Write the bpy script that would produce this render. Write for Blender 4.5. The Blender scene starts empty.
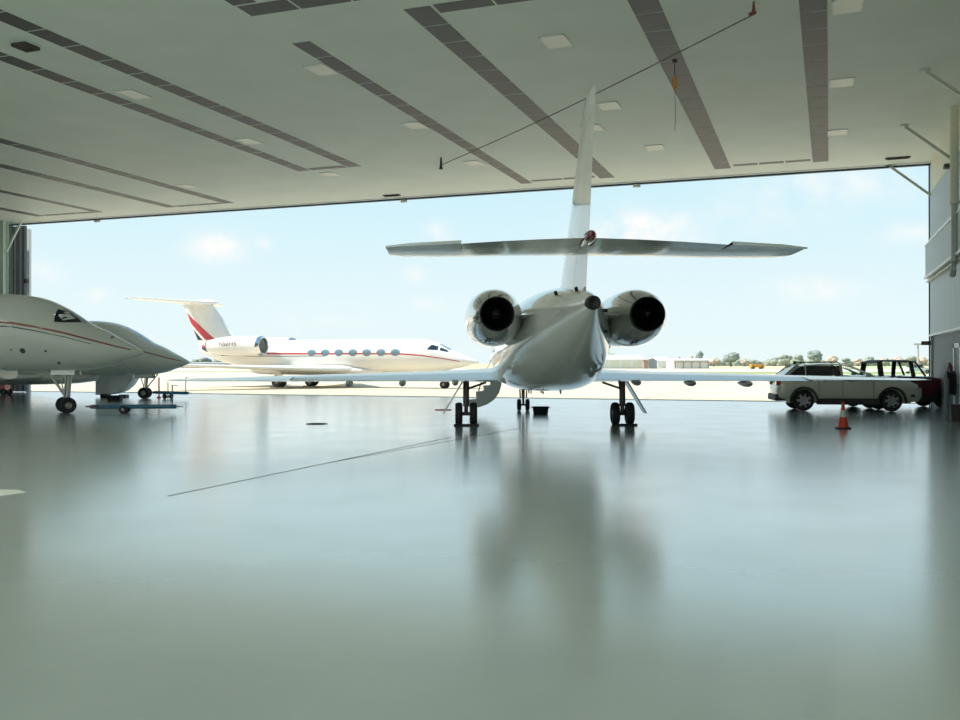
import bpy, bmesh, math, random
from mathutils import Vector, Matrix
random.seed(7)
PI = math.pi; R = math.radians
scene = bpy.context.scene; COL = scene.collection
YAW = R(19.9); CH = 1.7; F = 925.0; HZ = 363.0; HC = 9.75

def at(px, d, z=0.0):
    """real-world spot seen at column px, at depth d along the viewing axis"""
    l = (px-480)/F*d
    return Vector((l*math.cos(YAW)-d*math.sin(YAW), l*math.sin(YAW)+d*math.cos(YAW), z))
def gnd(px, py):
    return at(px, CH*F/(py-HZ))

# ------------------------------------------------------------------ materials
def mat(name, col, rough=.5, metal=0, coat=0, spec=.5, emit=None, es=0, alpha=1, trans=0, ior=1.45):
    m = bpy.data.materials.new(name); m.use_nodes = True
    b = m.node_tree.nodes['Principled BSDF']
    b.inputs['Base Color'].default_value = (*col, 1); b.inputs['Roughness'].default_value = rough
    b.inputs['Metallic'].default_value = metal; b.inputs['Coat Weight'].default_value = coat
    b.inputs['Coat Roughness'].default_value = .03
    b.inputs['Specular IOR Level'].default_value = spec; b.inputs['IOR'].default_value = ior
    b.inputs['Transmission Weight'].default_value = trans; b.inputs['Alpha'].default_value = alpha
    if emit: b.inputs['Emission Color'].default_value = (*emit, 1); b.inputs['Emission Strength'].default_value = es
    return m
def noisy(m, c1, c2, scale=3, lo=.35, hi=.65, detail=4, rough=None, bump=0, bscale=None, coord='Object', stretch=None):
    nt = m.node_tree; b = nt.nodes['Principled BSDF']; N = nt.nodes.new; L = nt.links.new
    tc = N('ShaderNodeTexCoord'); src = tc.outputs[coord]
    if stretch:
        mp = N('ShaderNodeMapping'); mp.inputs['Scale'].default_value = stretch; L(src, mp.inputs[0]); src = mp.outputs[0]
    n = N('ShaderNodeTexNoise'); n.inputs['Scale'].default_value = scale; n.inputs['Detail'].default_value = detail; L(src, n.inputs['Vector'])
    r = N('ShaderNodeValToRGB'); r.color_ramp.elements[0].position = lo; r.color_ramp.elements[1].position = hi
    r.color_ramp.elements[0].color = (*c1, 1); r.color_ramp.elements[1].color = (*c2, 1)
    L(n.outputs[0], r.inputs[0]); L(r.outputs[0], b.inputs['Base Color'])
    if rough:
        mr = N('ShaderNodeMapRange'); mr.inputs['To Min'].default_value = rough[0]; mr.inputs['To Max'].default_value = rough[1]
        mr.inputs['From Min'].default_value = .3; mr.inputs['From Max'].default_value = .7
        L(n.outputs[0], mr.inputs[0]); L(mr.outputs[0], b.inputs['Roughness'])
    if bump:
        n2 = N('ShaderNodeTexNoise'); n2.inputs['Scale'].default_value = bscale or scale*4; n2.inputs['Detail'].default_value = 2; L(src, n2.inputs['Vector'])
        bp = N('ShaderNodeBump'); bp.inputs['Strength'].default_value = bump; bp.inputs['Distance'].default_value = .02
        L(n2.outputs[0], bp.inputs['Height']); L(bp.outputs[0], b.inputs['Normal'])
    return m
M = {}
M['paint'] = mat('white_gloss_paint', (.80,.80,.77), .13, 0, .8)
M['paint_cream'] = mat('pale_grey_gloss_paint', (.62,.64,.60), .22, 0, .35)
M['paint_jet_far'] = mat('white_jet_paint', (.84,.83,.79), .35, 0, .15)
M['polish'] = mat('polished_metal', (.72,.71,.69), .10, 1)
M['metal'] = mat('brushed_metal', (.5,.5,.5), .35, .9)
M['wingskin'] = mat('grey_wing_skin', (.60,.63,.63), .18, .15, .5)
M['black'] = mat('soot_black', (.012,.012,.016), .55)
M['tyre'] = mat('tyre_rubber', (.02,.02,.024), .7)
M['hub'] = mat('wheel_hub', (.32,.30,.28), .4, .5)
M['strut'] = mat('dark_gear_steel', (.10,.085,.08), .4, .3)
M['strutlight'] = mat('pale_gear_strut', (.45,.46,.43), .4, .3)
M['red'] = mat('red_stripe_paint', (.55,.03,.05), .25, 0, .5)
M['maroonline'] = mat('dull_red_stripe_paint', (.28,.08,.06), .3, 0, .3)
M['darkline'] = mat('dark_stripe_paint', (.05,.06,.06), .3, 0, .3)
M['navy'] = mat('navy_tail_paint', (.02,.03,.06), .3, 0, .5)
M['glassdark'] = mat('dark_cockpit_glass', (.02,.03,.04), .05, 0, 1)
M['glassblue'] = mat('blue_tinted_window', (.18,.30,.36), .06, .2, 1)
M['glassclear'] = mat('clear_glass', (.92,1,.96), .02, 0, 0, trans=1, ior=1.02)
M['trim'] = mat('window_trim_metal', (.55,.56,.56), .25, .8)
M['beacon'] = mat('dark_red_beacon', (.16,.02,.03), .15, 0, 1)
M['orange'] = mat('orange_red_plastic', (.75,.07,.02), .45)
M['whiteplastic'] = mat('white_reflective_band', (.75,.72,.68), .4)
M['rubber'] = mat('black_rubber', (.02,.02,.02), .8)
M['tealpaint'] = mat('blue_towbar_paint', (.02,.13,.22), .35, 0, .3)
M['bluepaint'] = mat('bright_blue_paint', (.03,.22,.42), .35, 0, .3)
M['redtag'] = mat('red_streamer', (.45,.04,.05), .7)
M['carpaint'] = mat('pale_champagne_car_paint', (.56,.54,.48), .25, .1, .8)
M['cladding'] = mat('dark_plastic_cladding', (.035,.03,.032), .6)
M['carglass'] = mat('dark_car_glass', (.015,.012,.02), .05, 0, .5)
M['maroon'] = mat('maroon_truck_paint', (.10,.012,.022), .25, 0, .8)
M['chrome'] = mat('chrome', (.75,.75,.76), .12, 1)
M['lamp_red'] = mat('red_lamp_lens', (.4,.02,.02), .1, 0, 1)
M['lamp_clear'] = mat('clear_lamp_lens', (.75,.85,.9), .08, .3, 1)
M['amber'] = mat('amber_plastic', (.7,.3,.03), .5)
M['steelpaint'] = mat('grey_steel_paint', (.50,.54,.50), .45)
M['cream'] = mat('cream_insulation_wall', (.78,.76,.62), .6)
M['greendoor'] = mat('pale_green_steel', (.60,.70,.62), .5)
M['trimwhite'] = mat('white_sheet_trim', (.82,.85,.84), .4)
M['darkblue'] = mat('dark_blue_fascia', (.03,.07,.11), .5)
M['doorgrey'] = mat('dark_grey_door', (.10,.13,.14), .5)
M['concretegrey'] = mat('office_wall_grey', (.15,.19,.19), .6)
M['darkbin'] = mat('dark_brown_plastic', (.05,.035,.035), .6)
M['lampface'] = mat('translucent_light_panel', (.8,.78,.66), .4, emit=(1,.97,.82), es=.04)
M['ceilvent'] = mat('dark_vent_metal', (.08,.06,.055), .5)
M['cable'] = mat('grey_cable', (.16,.16,.15), .6)
M['seal'] = mat('joint_seam', (.27,.30,.29), .3)
M['sunpatch'] = mat('painted_sunlight', (.72,.75,.70), .5)
M['farwhite'] = mat('white_metal_building', (.83,.82,.78), .5)
M['farroof'] = mat('white_roof', (.88,.88,.86), .4)
M['fargrey'] = mat('grey_metal_shed', (.38,.40,.42), .5)
M['farbrown'] = mat('brown_wall', (.42,.30,.24), .6)
M['bark'] = mat('bark', (.14,.11,.09), .9)
M['foliage_green'] = noisy(mat('hazed_green_foliage', (.2,.25,.15), .9), (.24,.28,.22), (.36,.39,.32), 1.2)  # foliage colours, here and below, lightened to imitate distance haze
M['foliage_brown'] = noisy(mat('autumn_brown_foliage', (.3,.22,.14), .9), (.40,.34,.27), (.54,.45,.36), 1.2)
M['foliage_dark'] = noisy(mat('dark_green_foliage', (.1,.14,.1), .9), (.17,.22,.20), (.27,.31,.28), 1.2)
# ceiling membrane: faint quilting and seams
M['ceiling'] = noisy(mat('ceiling_membrane', (.7,.7,.62), .6), (.80,.86,.79), (.84,.90,.83), .6, bump=.12, bscale=2.2)
def panel_mat(name, c, pitch, axis, dark, rough=.45, w=.06):
    m = mat(name, c, rough); nt = m.node_tree; N = nt.nodes.new; L = nt.links.new; b = nt.nodes['Principled BSDF']
    tc = N('ShaderNodeTexCoord'); sp = N('ShaderNodeSeparateXYZ'); L(tc.outputs['Object'], sp.inputs[0])
    d = N('ShaderNodeMath'); d.operation = 'DIVIDE'; L(sp.outputs[axis], d.inputs[0]); d.inputs[1].default_value = pitch
    f = N('ShaderNodeMath'); f.operation = 'FRACT'; L(d.outputs[0], f.inputs[0])
    l = N('ShaderNodeMath'); l.operation = 'LESS_THAN'; L(f.outputs[0], l.inputs[0]); l.inputs[1].default_value = w
    mx = N('ShaderNodeMix'); mx.data_type = 'RGBA'; L(l.outputs[0], mx.inputs['Factor'])
    mx.inputs[6].default_value = (*c, 1); mx.inputs[7].default_value = (*dark, 1); L(mx.outputs[2], b.inputs['Base Color'])
    return m
M['siding'] = panel_mat('ribbed_metal_siding', (.42,.50,.50), .6, 1, (.32,.39,.39), w=.25)
M['leaf'] = panel_mat('ribbed_door_leaf', (.22,.22,.25), .42, 0, (.50,.52,.53), w=.3)
M['leafy'] = panel_mat('ribbed_side_siding', (.40,.44,.42), .9, 1, (.34,.38,.36), w=.1)

# epoxy floor
def floor_mat():
    m = mat('epoxy_floor', (.36,.42,.40), .17, 0, 1, spec=.5, ior=1.5)
    nt = m.node_tree; N = nt.nodes.new; L = nt.links.new; b = nt.nodes['Principled BSDF']
    b.inputs['Coat Roughness'].default_value = .17; b.inputs['Coat IOR'].default_value = 1.75
    tc = N('ShaderNodeTexCoord')
    n = N('ShaderNodeTexNoise'); n.inputs['Scale'].default_value = .35; n.inputs['Detail'].default_value = 5; L(tc.outputs['Object'], n.inputs['Vector'])
    r = N('ShaderNodeValToRGB'); r.color_ramp.elements[0].position = .3; r.color_ramp.elements[1].position = .7
    r.color_ramp.elements[0].color = (.33,.385,.365,1); r.color_ramp.elements[1].color = (.385,.445,.425,1)
    L(n.outputs[0], r.inputs[0]); L(r.outputs[0], b.inputs['Base Color'])
    mr = N('ShaderNodeMapRange'); mr.inputs['From Min'].default_value = .3; mr.inputs['From Max'].default_value = .7
    mr.inputs['To Min'].default_value = .15; mr.inputs['To Max'].default_value = .24
    n3 = N('ShaderNodeTexNoise'); n3.inputs['Scale'].default_value = .8; n3.inputs['Detail'].default_value = 3; L(tc.outputs['Object'], n3.inputs['Vector'])
    L(n3.outputs[0], mr.inputs[0]); L(mr.outputs[0], b.inputs['Roughness'])
    n2 = N('ShaderNodeTexNoise'); n2.inputs['Scale'].default_value = .9; n2.inputs['Detail'].default_value = 2; L(tc.outputs['Object'], n2.inputs['Vector'])
    bp = N('ShaderNodeBump'); bp.inputs['Strength'].default_value = .25; bp.inputs['Distance'].default_value = .012
    L(n2.outputs[0], bp.inputs['Height']); L(bp.outputs[0], b.inputs['Normal'])
    return m
M['floor'] = floor_mat()
def apron_mat():
    m = mat('sunlit_concrete', (.63,.54,.40), .8)
    nt = m.node_tree; N = nt.nodes.new; L = nt.links.new; b = nt.nodes['Principled BSDF']
    tc = N('ShaderNodeTexCoord'); br = N('ShaderNodeTexBrick'); L(tc.outputs['Object'], br.inputs['Vector'])
    br.inputs['Scale'].default_value = 1; br.inputs['Brick Width'].default_value = 7.6; br.inputs['Row Height'].default_value = 7.6
    br.inputs['Mortar Size'].default_value = .09; br.offset = 0
    br.inputs['Color1'].default_value = (.63,.55,.42,1); br.inputs['Color2'].default_value = (.61,.525,.385,1); br.inputs['Mortar'].default_value = (.42,.38,.29,1)
    L(br.outputs[0], b.inputs['Base Color'])
    return m
M['apron'] = apron_mat()
M['drygrass'] = noisy(mat('dry_grass', (.5,.44,.28), .9), (.46,.42,.27), (.56,.50,.33), .05)
M['greengrass'] = noisy(mat('green_verge_grass', (.3,.34,.12), .9), (.27,.30,.12), (.36,.37,.17), .1)
M['taxiway'] = mat('pale_taxiway', (.72,.69,.62), .8)

# ------------------------------------------------------------------ mesh helpers
def link(name, me, parent=None, loc=None, rotz=None):
    o = bpy.data.objects.new(name, me); COL.objects.link(o)
    if parent: o.parent = parent
    if loc is not None: o.location = loc
    if rotz is not None: o.rotation_euler = (0, 0, rotz)
    return o
def obj(name, bm, m, parent=None, smooth=False, loc=None, rotz=None, fixn=True):
    if fixn: bmesh.ops.recalc_face_normals(bm, faces=bm.faces[:])
    me = bpy.data.meshes.new(name); bm.to_mesh(me); bm.free()
    for x in (m if isinstance(m, (list, tuple)) else [m]): me.materials.append(x)
    if smooth:
        for p in me.polygons: p.use_smooth = True
        try: me.set_sharp_from_angle(angle=R(38))
        except Exception: pass
    return link(name, me, parent, loc, rotz)
def tag(o, label=None, cat=None, group=None, kind=None):
    if label: o['label'] = label
    if cat: o['category'] = cat
    if group: o['group'] = group
    if kind: o['kind'] = kind
    return o
def empty(name, loc=(0,0,0), rotz=0):
    o = link(name, None); o.location = loc; o.rotation_euler = (0,0,rotz); o.empty_display_size = .2; return o
def copy_tree(o, parent=None):
    c = o.copy(); COL.objects.link(c); c.parent = parent
    for ch in list(o.children): copy_tree(ch, c)
    return c
def box(bm, x0, x1, y0, y1, z0, z1, mi=0, bev=0):
    vs = [bm.verts.new((x,y,z)) for x in (x0,x1) for y in (y0,y1) for z in (z0,z1)]
    fs = [bm.faces.new([vs[i] for i in q]) for q in ((0,1,3,2),(4,6,7,5),(0,4,5,1),(2,3,7,6),(0,2,6,4),(1,5,7,3))]
    for f in fs: f.material_index = mi
    if bev:
        es = list({e for f in fs for e in f.edges})
        r = bmesh.ops.bevel(bm, geom=es, offset=bev, segments=2, affect='EDGES', profile=.6)
        for f in r['faces']: f.material_index = mi
def loft(bm, rings, cap=True, closed=True, mi=0):
    V = [[bm.verts.new(p) for p in r] for r in rings]; n = len(rings[0])
    for a, b in zip(V, V[1:]):
        for i in range(n if closed else n-1):
            j = (i+1) % n
            f = bm.faces.new((a[i], a[j], b[j], b[i])); f.material_index = mi
    if cap and closed:
        for r in (V[0], V[-1]):
            f = bm.faces.new(r); f.material_index = mi
    return V
def frame(d):
    d = d.normalized(); u = Vector((0,0,1)) if abs(d.z) < .9 else Vector((1,0,0))
    a = d.cross(u).normalized(); return a, d.cross(a).normalized()
def tube(bm, pts, r, seg=12, mi=0, cap=True):
    pts = [Vector(p) for p in pts]; rs = r if isinstance(r, (list, tuple)) else [r]*len(pts)
    rings = []
    for i, p in enumerate(pts):
        d = (pts[min(i+1, len(pts)-1)] - pts[max(i-1, 0)])
        a, b = frame(d)
        rings.append([p + (a*math.cos(t)+b*math.sin(t))*rs[i] for t in [2*PI*k/seg for k in range(seg)]])
    loft(bm, rings, cap, mi=mi)
def lathe(bm, prof, axis='Y', c=(0,0,0), seg=32, mi=0, cap=False):
    """prof: (along, radius)"""
    rings = []
    for a, r in prof:
        ring = []
        for k in range(seg):
            t = 2*PI*k/seg; u, v = r*math.cos(t), r*math.sin(t)
            p = {'Y': (u, a, v), 'X': (a, u, v), 'Z': (u, v, a)}[axis]
            ring.append((p[0]+c[0], p[1]+c[1], p[2]+c[2]))
        rings.append(ring)
    return loft(bm, rings, cap, mi=mi)
def beam(bm, p, q, w, h, mi=0):
    p, q = Vector(p), Vector(q); a, b = frame(q-p)
    rings = [[c + a*w/2*sx + b*h/2*sz for sx, sz in ((-1,-1),(1,-1),(1,1),(-1,1))] for c in (p, q)]
    loft(bm, rings, True, mi=mi)
def NB(): return bmesh.new()
def smooth_cols(st, n):
    """Catmull-Rom through stations, all columns"""
    out = []; m = len(st)
    for i in range(m-1):
        p0 = st[max(i-1,0)]; p1 = st[i]; p2 = st[i+1]; p3 = st[min(i+2,m-1)]
        for k in range(n):
            t = k/n; row = []
            h = p2[0]-p1[0]
            for c in range(len(p1)):
                if c == 0: row.append(p1[0]+h*t); continue
                m1 = (p2[c]-p0[c])/((p2[0]-p0[0]) or 1)*h; m2 = (p3[c]-p1[c])/((p3[0]-p1[0]) or 1)*h
                row.append((2*t**3-3*t*t+1)*p1[c]+(t**3-2*t*t+t)*m1+(-2*t**3+3*t*t)*p2[c]+(t**3-t*t)*m2)
            out.append(row)
    out.append(list(st[-1])); return out

class Body:
    """fuselage: stations (y, halfwidth, ztop, zbot, exponent), y increasing"""
    def __init__(s, st, n=6, seg=56):
        s.rows = smooth_cols([tuple(r)+(.5,) if len(r) == 5 else tuple(r) for r in st], n); s.seg = seg
    def row(s, y):
        R_ = s.rows
        if y <= R_[0][0]: return R_[0]
        if y >= R_[-1][0]: return R_[-1]
        for a, b in zip(R_, R_[1:]):
            if a[0] <= y <= b[0]:
                t = (y-a[0])/((b[0]-a[0]) or 1); return [u+(v-u)*t for u, v in zip(a, b)]
    def pt(s, y, ang, off=0):
        """ang measured from the top, positive to +x"""
        _, hw, zt, zb, n, f = s.row(y); cz = zb+(zt-zb)*f
        sx, cx = math.sin(ang), math.cos(ang)
        hh = zt-cz if cx > 0 else cz-zb
        if cx > 0: n = min(n, 2.1)
        return Vector((math.copysign(abs(sx)**(2/n), sx)*(hw+off), y, cz+math.copysign(abs(cx)**(2/n), cx)*(hh+off)))
    def side(s, y, z, sgn, off=.006):
        _, hw, zt, zb, n, f = s.row(y); cz = zb+(zt-zb)*f
        hh = max(zt-cz if z > cz else cz-zb, .01)
        if z > cz: n = min(n, 2.1)
        q = min(abs((z-cz)/hh), .995)
        return Vector((sgn*(hw*(1-q**n)**(1/n)+off), y, z))
    def bm(s):
        b = NB(); loft(b, [[s.pt(r[0], 2*PI*k/s.seg) for k in range(s.seg)] for r in s.rows]); return b
    def band(s, bm, up, lo, sgn, off=.006, mi=0, nz=3):
        """up, lo: functions y->z given as point lists [(y,z)..] with same y list; thin raised strip with thickness"""
        ys = [p[0] for p in up]; fine = []
        for i in range(len(ys)-1):
            for k in range(6): fine.append(ys[i]+(ys[i+1]-ys[i])*k/6)
        fine.append(ys[-1])
        def ip(L, y):
            for a, b in zip(L, L[1:]):
                if min(a[0],b[0])-1e-6 <= y <= max(a[0],b[0])+1e-6: return a[1]+(b[1]-a[1])*(y-a[0])/((b[0]-a[0]) or 1)
            return L[-1][1]
        rings = [[s.side(y, ip(lo,y)+(ip(up,y)-ip(lo,y))*j/nz, sgn, off) for j in range(nz+1)] for y in fine]
        loft(bm, rings, False, closed=False, mi=mi)
    def disc(s, bm, y, z, ry, rz, sgn, off=.008, mi=0, seg=20, inner=0):
        c = bm.verts.new(s.side(y, z, sgn, off)); prev = None
        rr = [.5, 1] if not inner else [inner, 1]
        rings = [[bm.verts.new(s.side(y+ry*q*math.cos(t), z+rz*q*math.sin(t), sgn, off)) for t in [2*PI*k/seg for k in range(seg)]] for q in rr]
        if not inner:
            for k in range(seg): f = bm.faces.new((c, rings[0][k], rings[0][(k+1)%seg])); f.material_index = mi
        else: bm.verts.remove(c)
        for k in range(seg): f = bm.faces.new((rings[0][k], rings[1][k], rings[1][(k+1)%seg], rings[0][(k+1)%seg])); f.material_index = mi
    def patch(s, bm, y0, y1, a0, a1, off=.008, mi=0, n=6):
        """grid on the skin; a0,a1 may be (at y0, at y1) pairs"""
        A0 = a0 if isinstance(a0, tuple) else (a0, a0); A1 = a1 if isinstance(a1, tuple) else (a1, a1)
        rings = []
        for i in range(n+1):
            t = i/n; y = y0+(y1-y0)*t; b0 = A0[0]+(A0[1]-A0[0])*t; b1 = A1[0]+(A1[1]-A1[0])*t
            rings.append([s.pt(y, b0+(b1-b0)*j/n, off) for j in range(n+1)])
        loft(bm, rings, False, closed=False, mi=mi)

def airfoil(c0, c1, tk, n=12):
    def th(x): return 5*tk*(.2969*math.sqrt(max(x,0))-.126*x-.3516*x*x+.2843*x**3-.1036*x**4)+.0008
    xs = [c0+(c1-c0)*(1-math.cos(PI*i/n))/2 for i in range(n+1)]
    up = [(x, th(x)*1.08) for x in xs]; lo = [(x, -th(x)*.92) for x in reversed(xs)]
    if c0 == 0: lo = lo[:-1]
    return up + lo
def wing_loft(bm, secs, c0=0, c1=1, vertical=False, droop=0, mi=0):
    """secs: (span, yLE, chord, z, thickness); nose is +y. vertical -> span runs along z"""
    rings = []
    for sp, yle, ch, z, tk in secs:
        ring = []
        for x, t in airfoil(c0, c1, tk):
            zz = t*ch - (x-c0)*ch*math.sin(droop)
            y = yle - x*ch
            ring.append((z+zz, y, sp) if vertical else (sp, y, z+zz))
        rings.append(ring)
    loft(bm, rings, True, mi=mi)
def sec_at(secs, s):
    for a, b in zip(secs, secs[1:]):
        if min(a[0],b[0]) <= s <= max(a[0],b[0]):
            t = (s-a[0])/(b[0]-a[0]); return tuple(u+(v-u)*t for u, v in zip(a, b))
    return secs[-1]
def sub_secs(secs, s0, s1, n=3): return [sec_at(secs, s0+(s1-s0)*k/n) for k in range(n+1)]

def wheel(name, parent, x, y, r, w, rot=0, hub='hub', base=0):
    b = NB()
    lathe(b, [(-w*.38, r*.42), (-w*.42, r*.6), (-w*.5, r*.72), (-w*.48, r*.88), (-w*.33, r*.97), (-w*.12, r), (w*.12, r), (w*.33, r*.97), (w*.48, r*.88), (w*.5, r*.72), (w*.42, r*.6), (w*.38, r*.42)], 'X', seg=36, mi=0)
    for sg in (-1, 1):
        lathe(b, [(sg*w*.38, r*.57), (sg*w*.3, r*.5), (sg*w*.24, r*.3), (sg*w*.36, r*.22), (sg*w*.40, .001)], 'X', seg=36, mi=1)
        for k in range(8):
            t = 2*PI*k/8
            lathe(b, [(sg*w*.2, .014), (sg*w*.31, .014), (sg*w*.31, .001)], 'X', c=(0, r*.38*math.cos(t), r*.38*math.sin(t)), seg=6, mi=1)
    return obj(name, b, [M['tyre'], M[hub]], parent, True, loc=(x, y, r+base), rotz=rot)

# ------------------------------------------------------------------ jets
def nose_stations(nose, zb, k=1.0, ztop=2.62):
    """nose profile (distance from tip, top, bottom) relative to fuselage bottom"""
    prof = [(0,.64,.62,.015),(.06,.70,.57,.07),(.2,.79,.50,.16),(.45,.93,.40,.31),(.8,1.12,.27,.47),(1.2,1.34,.14,.64),(1.8,1.62,.05,.86),(2.5,2.07,.01,1.03),(3.0,2.33,0,1.13),(3.5,2.50,0,1.19),(4.3,2.61,0,1.22),(5.5,2.62,0,1.23)]
    q = ztop/2.62
    return [(nose-s*k, hw*q, zb+t*q, zb+b*q, 2.05) for s, t, b, hw in prof]

def build_gear(root, spec, nose=True):
    g = spec
    for sgn in (-1, 1):
        b = NB(); x = sgn*g['track']/2; zt = g['zw']; my = g.get('my', 0)
        tube(b, [(x,0,g['r']*.9), (x,0,g['r']+.25)], .055); tube(b, [(x,0,g['r']+.2), (x,0.02,zt)], .085)
        tube(b, [(x-g['gap']/2,0,g['r']), (x+g['gap']/2,0,g['r'])], .05)
        tube(b, [(x,-.02,zt-.22), (x-sgn*.55,.05,zt-.03)], .03)
        tube(b, [(x,.1,g['r']+.25), (x,.5,zt)], .028)
        mg = obj('main_landing_gear', b, M[g.get('sm','strut')], root, True, loc=(0,my,0))
        for q in (-1, 1):
            wheel('wheel', mg, x+q*g['gap']/2, 0, g['r'], g['w'])
        b = NB()
        dx = g.get('door', .52)
        # the leg door: a tall slightly curved sheet hanging outboard of the leg
        pr = []
        for k in range(6):
            t = k/5; cx = x+sgn*(.10+dx*t); cz = zt-.02-(zt-g['r']*1.1)*t
            pr.append([(cx-sgn*.015,-.26+.05*t,cz), (cx+sgn*.02,-.26+.05*t,cz+.015), (cx+sgn*.02,.30-.08*t,cz+.015), (cx-sgn*.015,.30-.08*t,cz)])
        loft(b, pr, True)
        obj('gear_door', b, M[g.get('dm','wingskin')], mg, False)
        b = NB()
        box(b, x-g['gap']/2-.14, x+g['gap']/2+.14, -g['r']-.10, -g['r']+.05, 0, .05, bev=.01)
        obj('wheel_chock', b, M['rubber'], mg)
    b = NB(); y = g['ny']; zt = g['nz']; r = g['nr']
    kk = g.get('k', 1); tube(b, [(0,y,r*.9), (0,y+.05,r+.3)], .04*kk); tube(b, [(0,y+.05,r+.25), (0,y+.12,zt)], .06*kk)
    tube(b, [(0,y+.05,r+.2), (0,y+.12-.5*(kk if kk > 1 else -1),zt)], .03*kk); tube(b, [(0,y,r+.1), (0,y-.25,zt)], .022)
    for q in (-1,1): beam(b, (q*.11,y-.02,r+.25), (q*.14,y+.08,zt-.05), .03, .05)
    tube(b, [(-g['ngap']/2,y,r), (g['ngap']/2,y,r)], .035)
    ng = obj('nose_landing_gear', b, M[g.get('nsm','strut')], root, True)
    st = g.get('steer', 0)
    for q in (-1, 1):
        wheel('wheel', ng, q*g['ngap']/2*math.cos(st), y+q*g['ngap']/2*math.sin(st), r, g['nw'], st)
    for q in (-1, 1):
        b = NB(); beam(b, (q*.22,y-.45,zt-.02), (q*.22,y+.5,zt-.02), .02, .02); 
        loft(b, [[(q*.20,yy,zt+.05), (q*.22,yy,zt+.05), (q*.28,yy,zt-.2), (q*.26,yy,zt-.2)] for yy in (y-.4, y+.4)])
        obj('nose_gear_door', b, M['wingskin'], ng)

def nacelle(root, e, sgn):
    x, z, y0, y1 = sgn*e['x'], e['z'], e['y0'], e['y1']   # y0 rear, y1 front
    Rm, rn = e['R'], e['rn']; L = y1-y0
    b = NB()
    # bare-metal inlet lip, painted cowl, polished reverser cone
    prof = [(y1-.28,Rm*.74),(y1-.1,Rm*.76),(y1-.02,Rm*.80),(y1,Rm*.86),(y1-.03,Rm*.92),(y1-.14,Rm*.965),(y1-.3,Rm*.985)]
    lathe(b, prof, c=(x,0,z), seg=48, mi=1)
    lathe(b, [(y1-.3,Rm*.985),(y1-L*.28,Rm),(y1-L*.45,Rm)], c=(x,0,z), seg=48, mi=0)
    lathe(b, [(y1-.28,Rm*.74),(y1-.7,Rm*.72),(y1-.75,.16),(y1-.45,.04),(y1-.4,.002)], c=(x,0,z), seg=48, mi=2)
    n = obj('engine_nacelle', b, [M[e.get('cowl','paint')], M['polish'], M[e.get('inn','black')]], root, True)
    b = NB()
    lathe(b, [(y1-L*.45,Rm),(y1-L*.58,Rm*.99),(y1-L*.72,Rm*.93),(y1-L*.85,Rm*.82),(y1-L*.95,Rm*.68),(y0,rn*1.02),(y0,rn*.97)], c=(x,0,z), seg=48)
    obj('thrust_reverser', b, M[e.get('rev','polish')], n, True)
    b = NB(); seg = 64; rings = []
    for a, r, lob in [(y0-.02,rn*1.01,.0),(y0-.09,rn*.99,.0),(y0-.09,rn*.93,.0),(y0+.25,rn*.86,.10),(y0+.7,rn*.5,.2),(y0+.75,.02,0)]:
        rings.append([(x+r*(1+lob*math.cos(12*t))*math.cos(t), a, z+r*(1+lob*math.cos(12*t))*math.sin(t)) for t in [2*PI*k/seg for k in range(seg)]])
    loft(b, rings, False)
    lathe(b, [(y0+.3,rn*.38),(y0+.05,rn*.25),(y0-.06,rn*.08),(y0-.08,.003)], c=(x,0,z), seg=24)
    obj('exhaust_nozzle', b, M['black'], n, True)
    b = NB(); xi = e['xi']
    wing_loft(b, [(sgn*xi, y1-L*.22, L*.70, z+.02, .10), (sgn*(e['x']-Rm*.8), y1-L*.26, L*.62, z, .09)])
    obj('engine_pylon', b, M[e.get('cowl','paint')], root, True)
    return n

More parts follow.
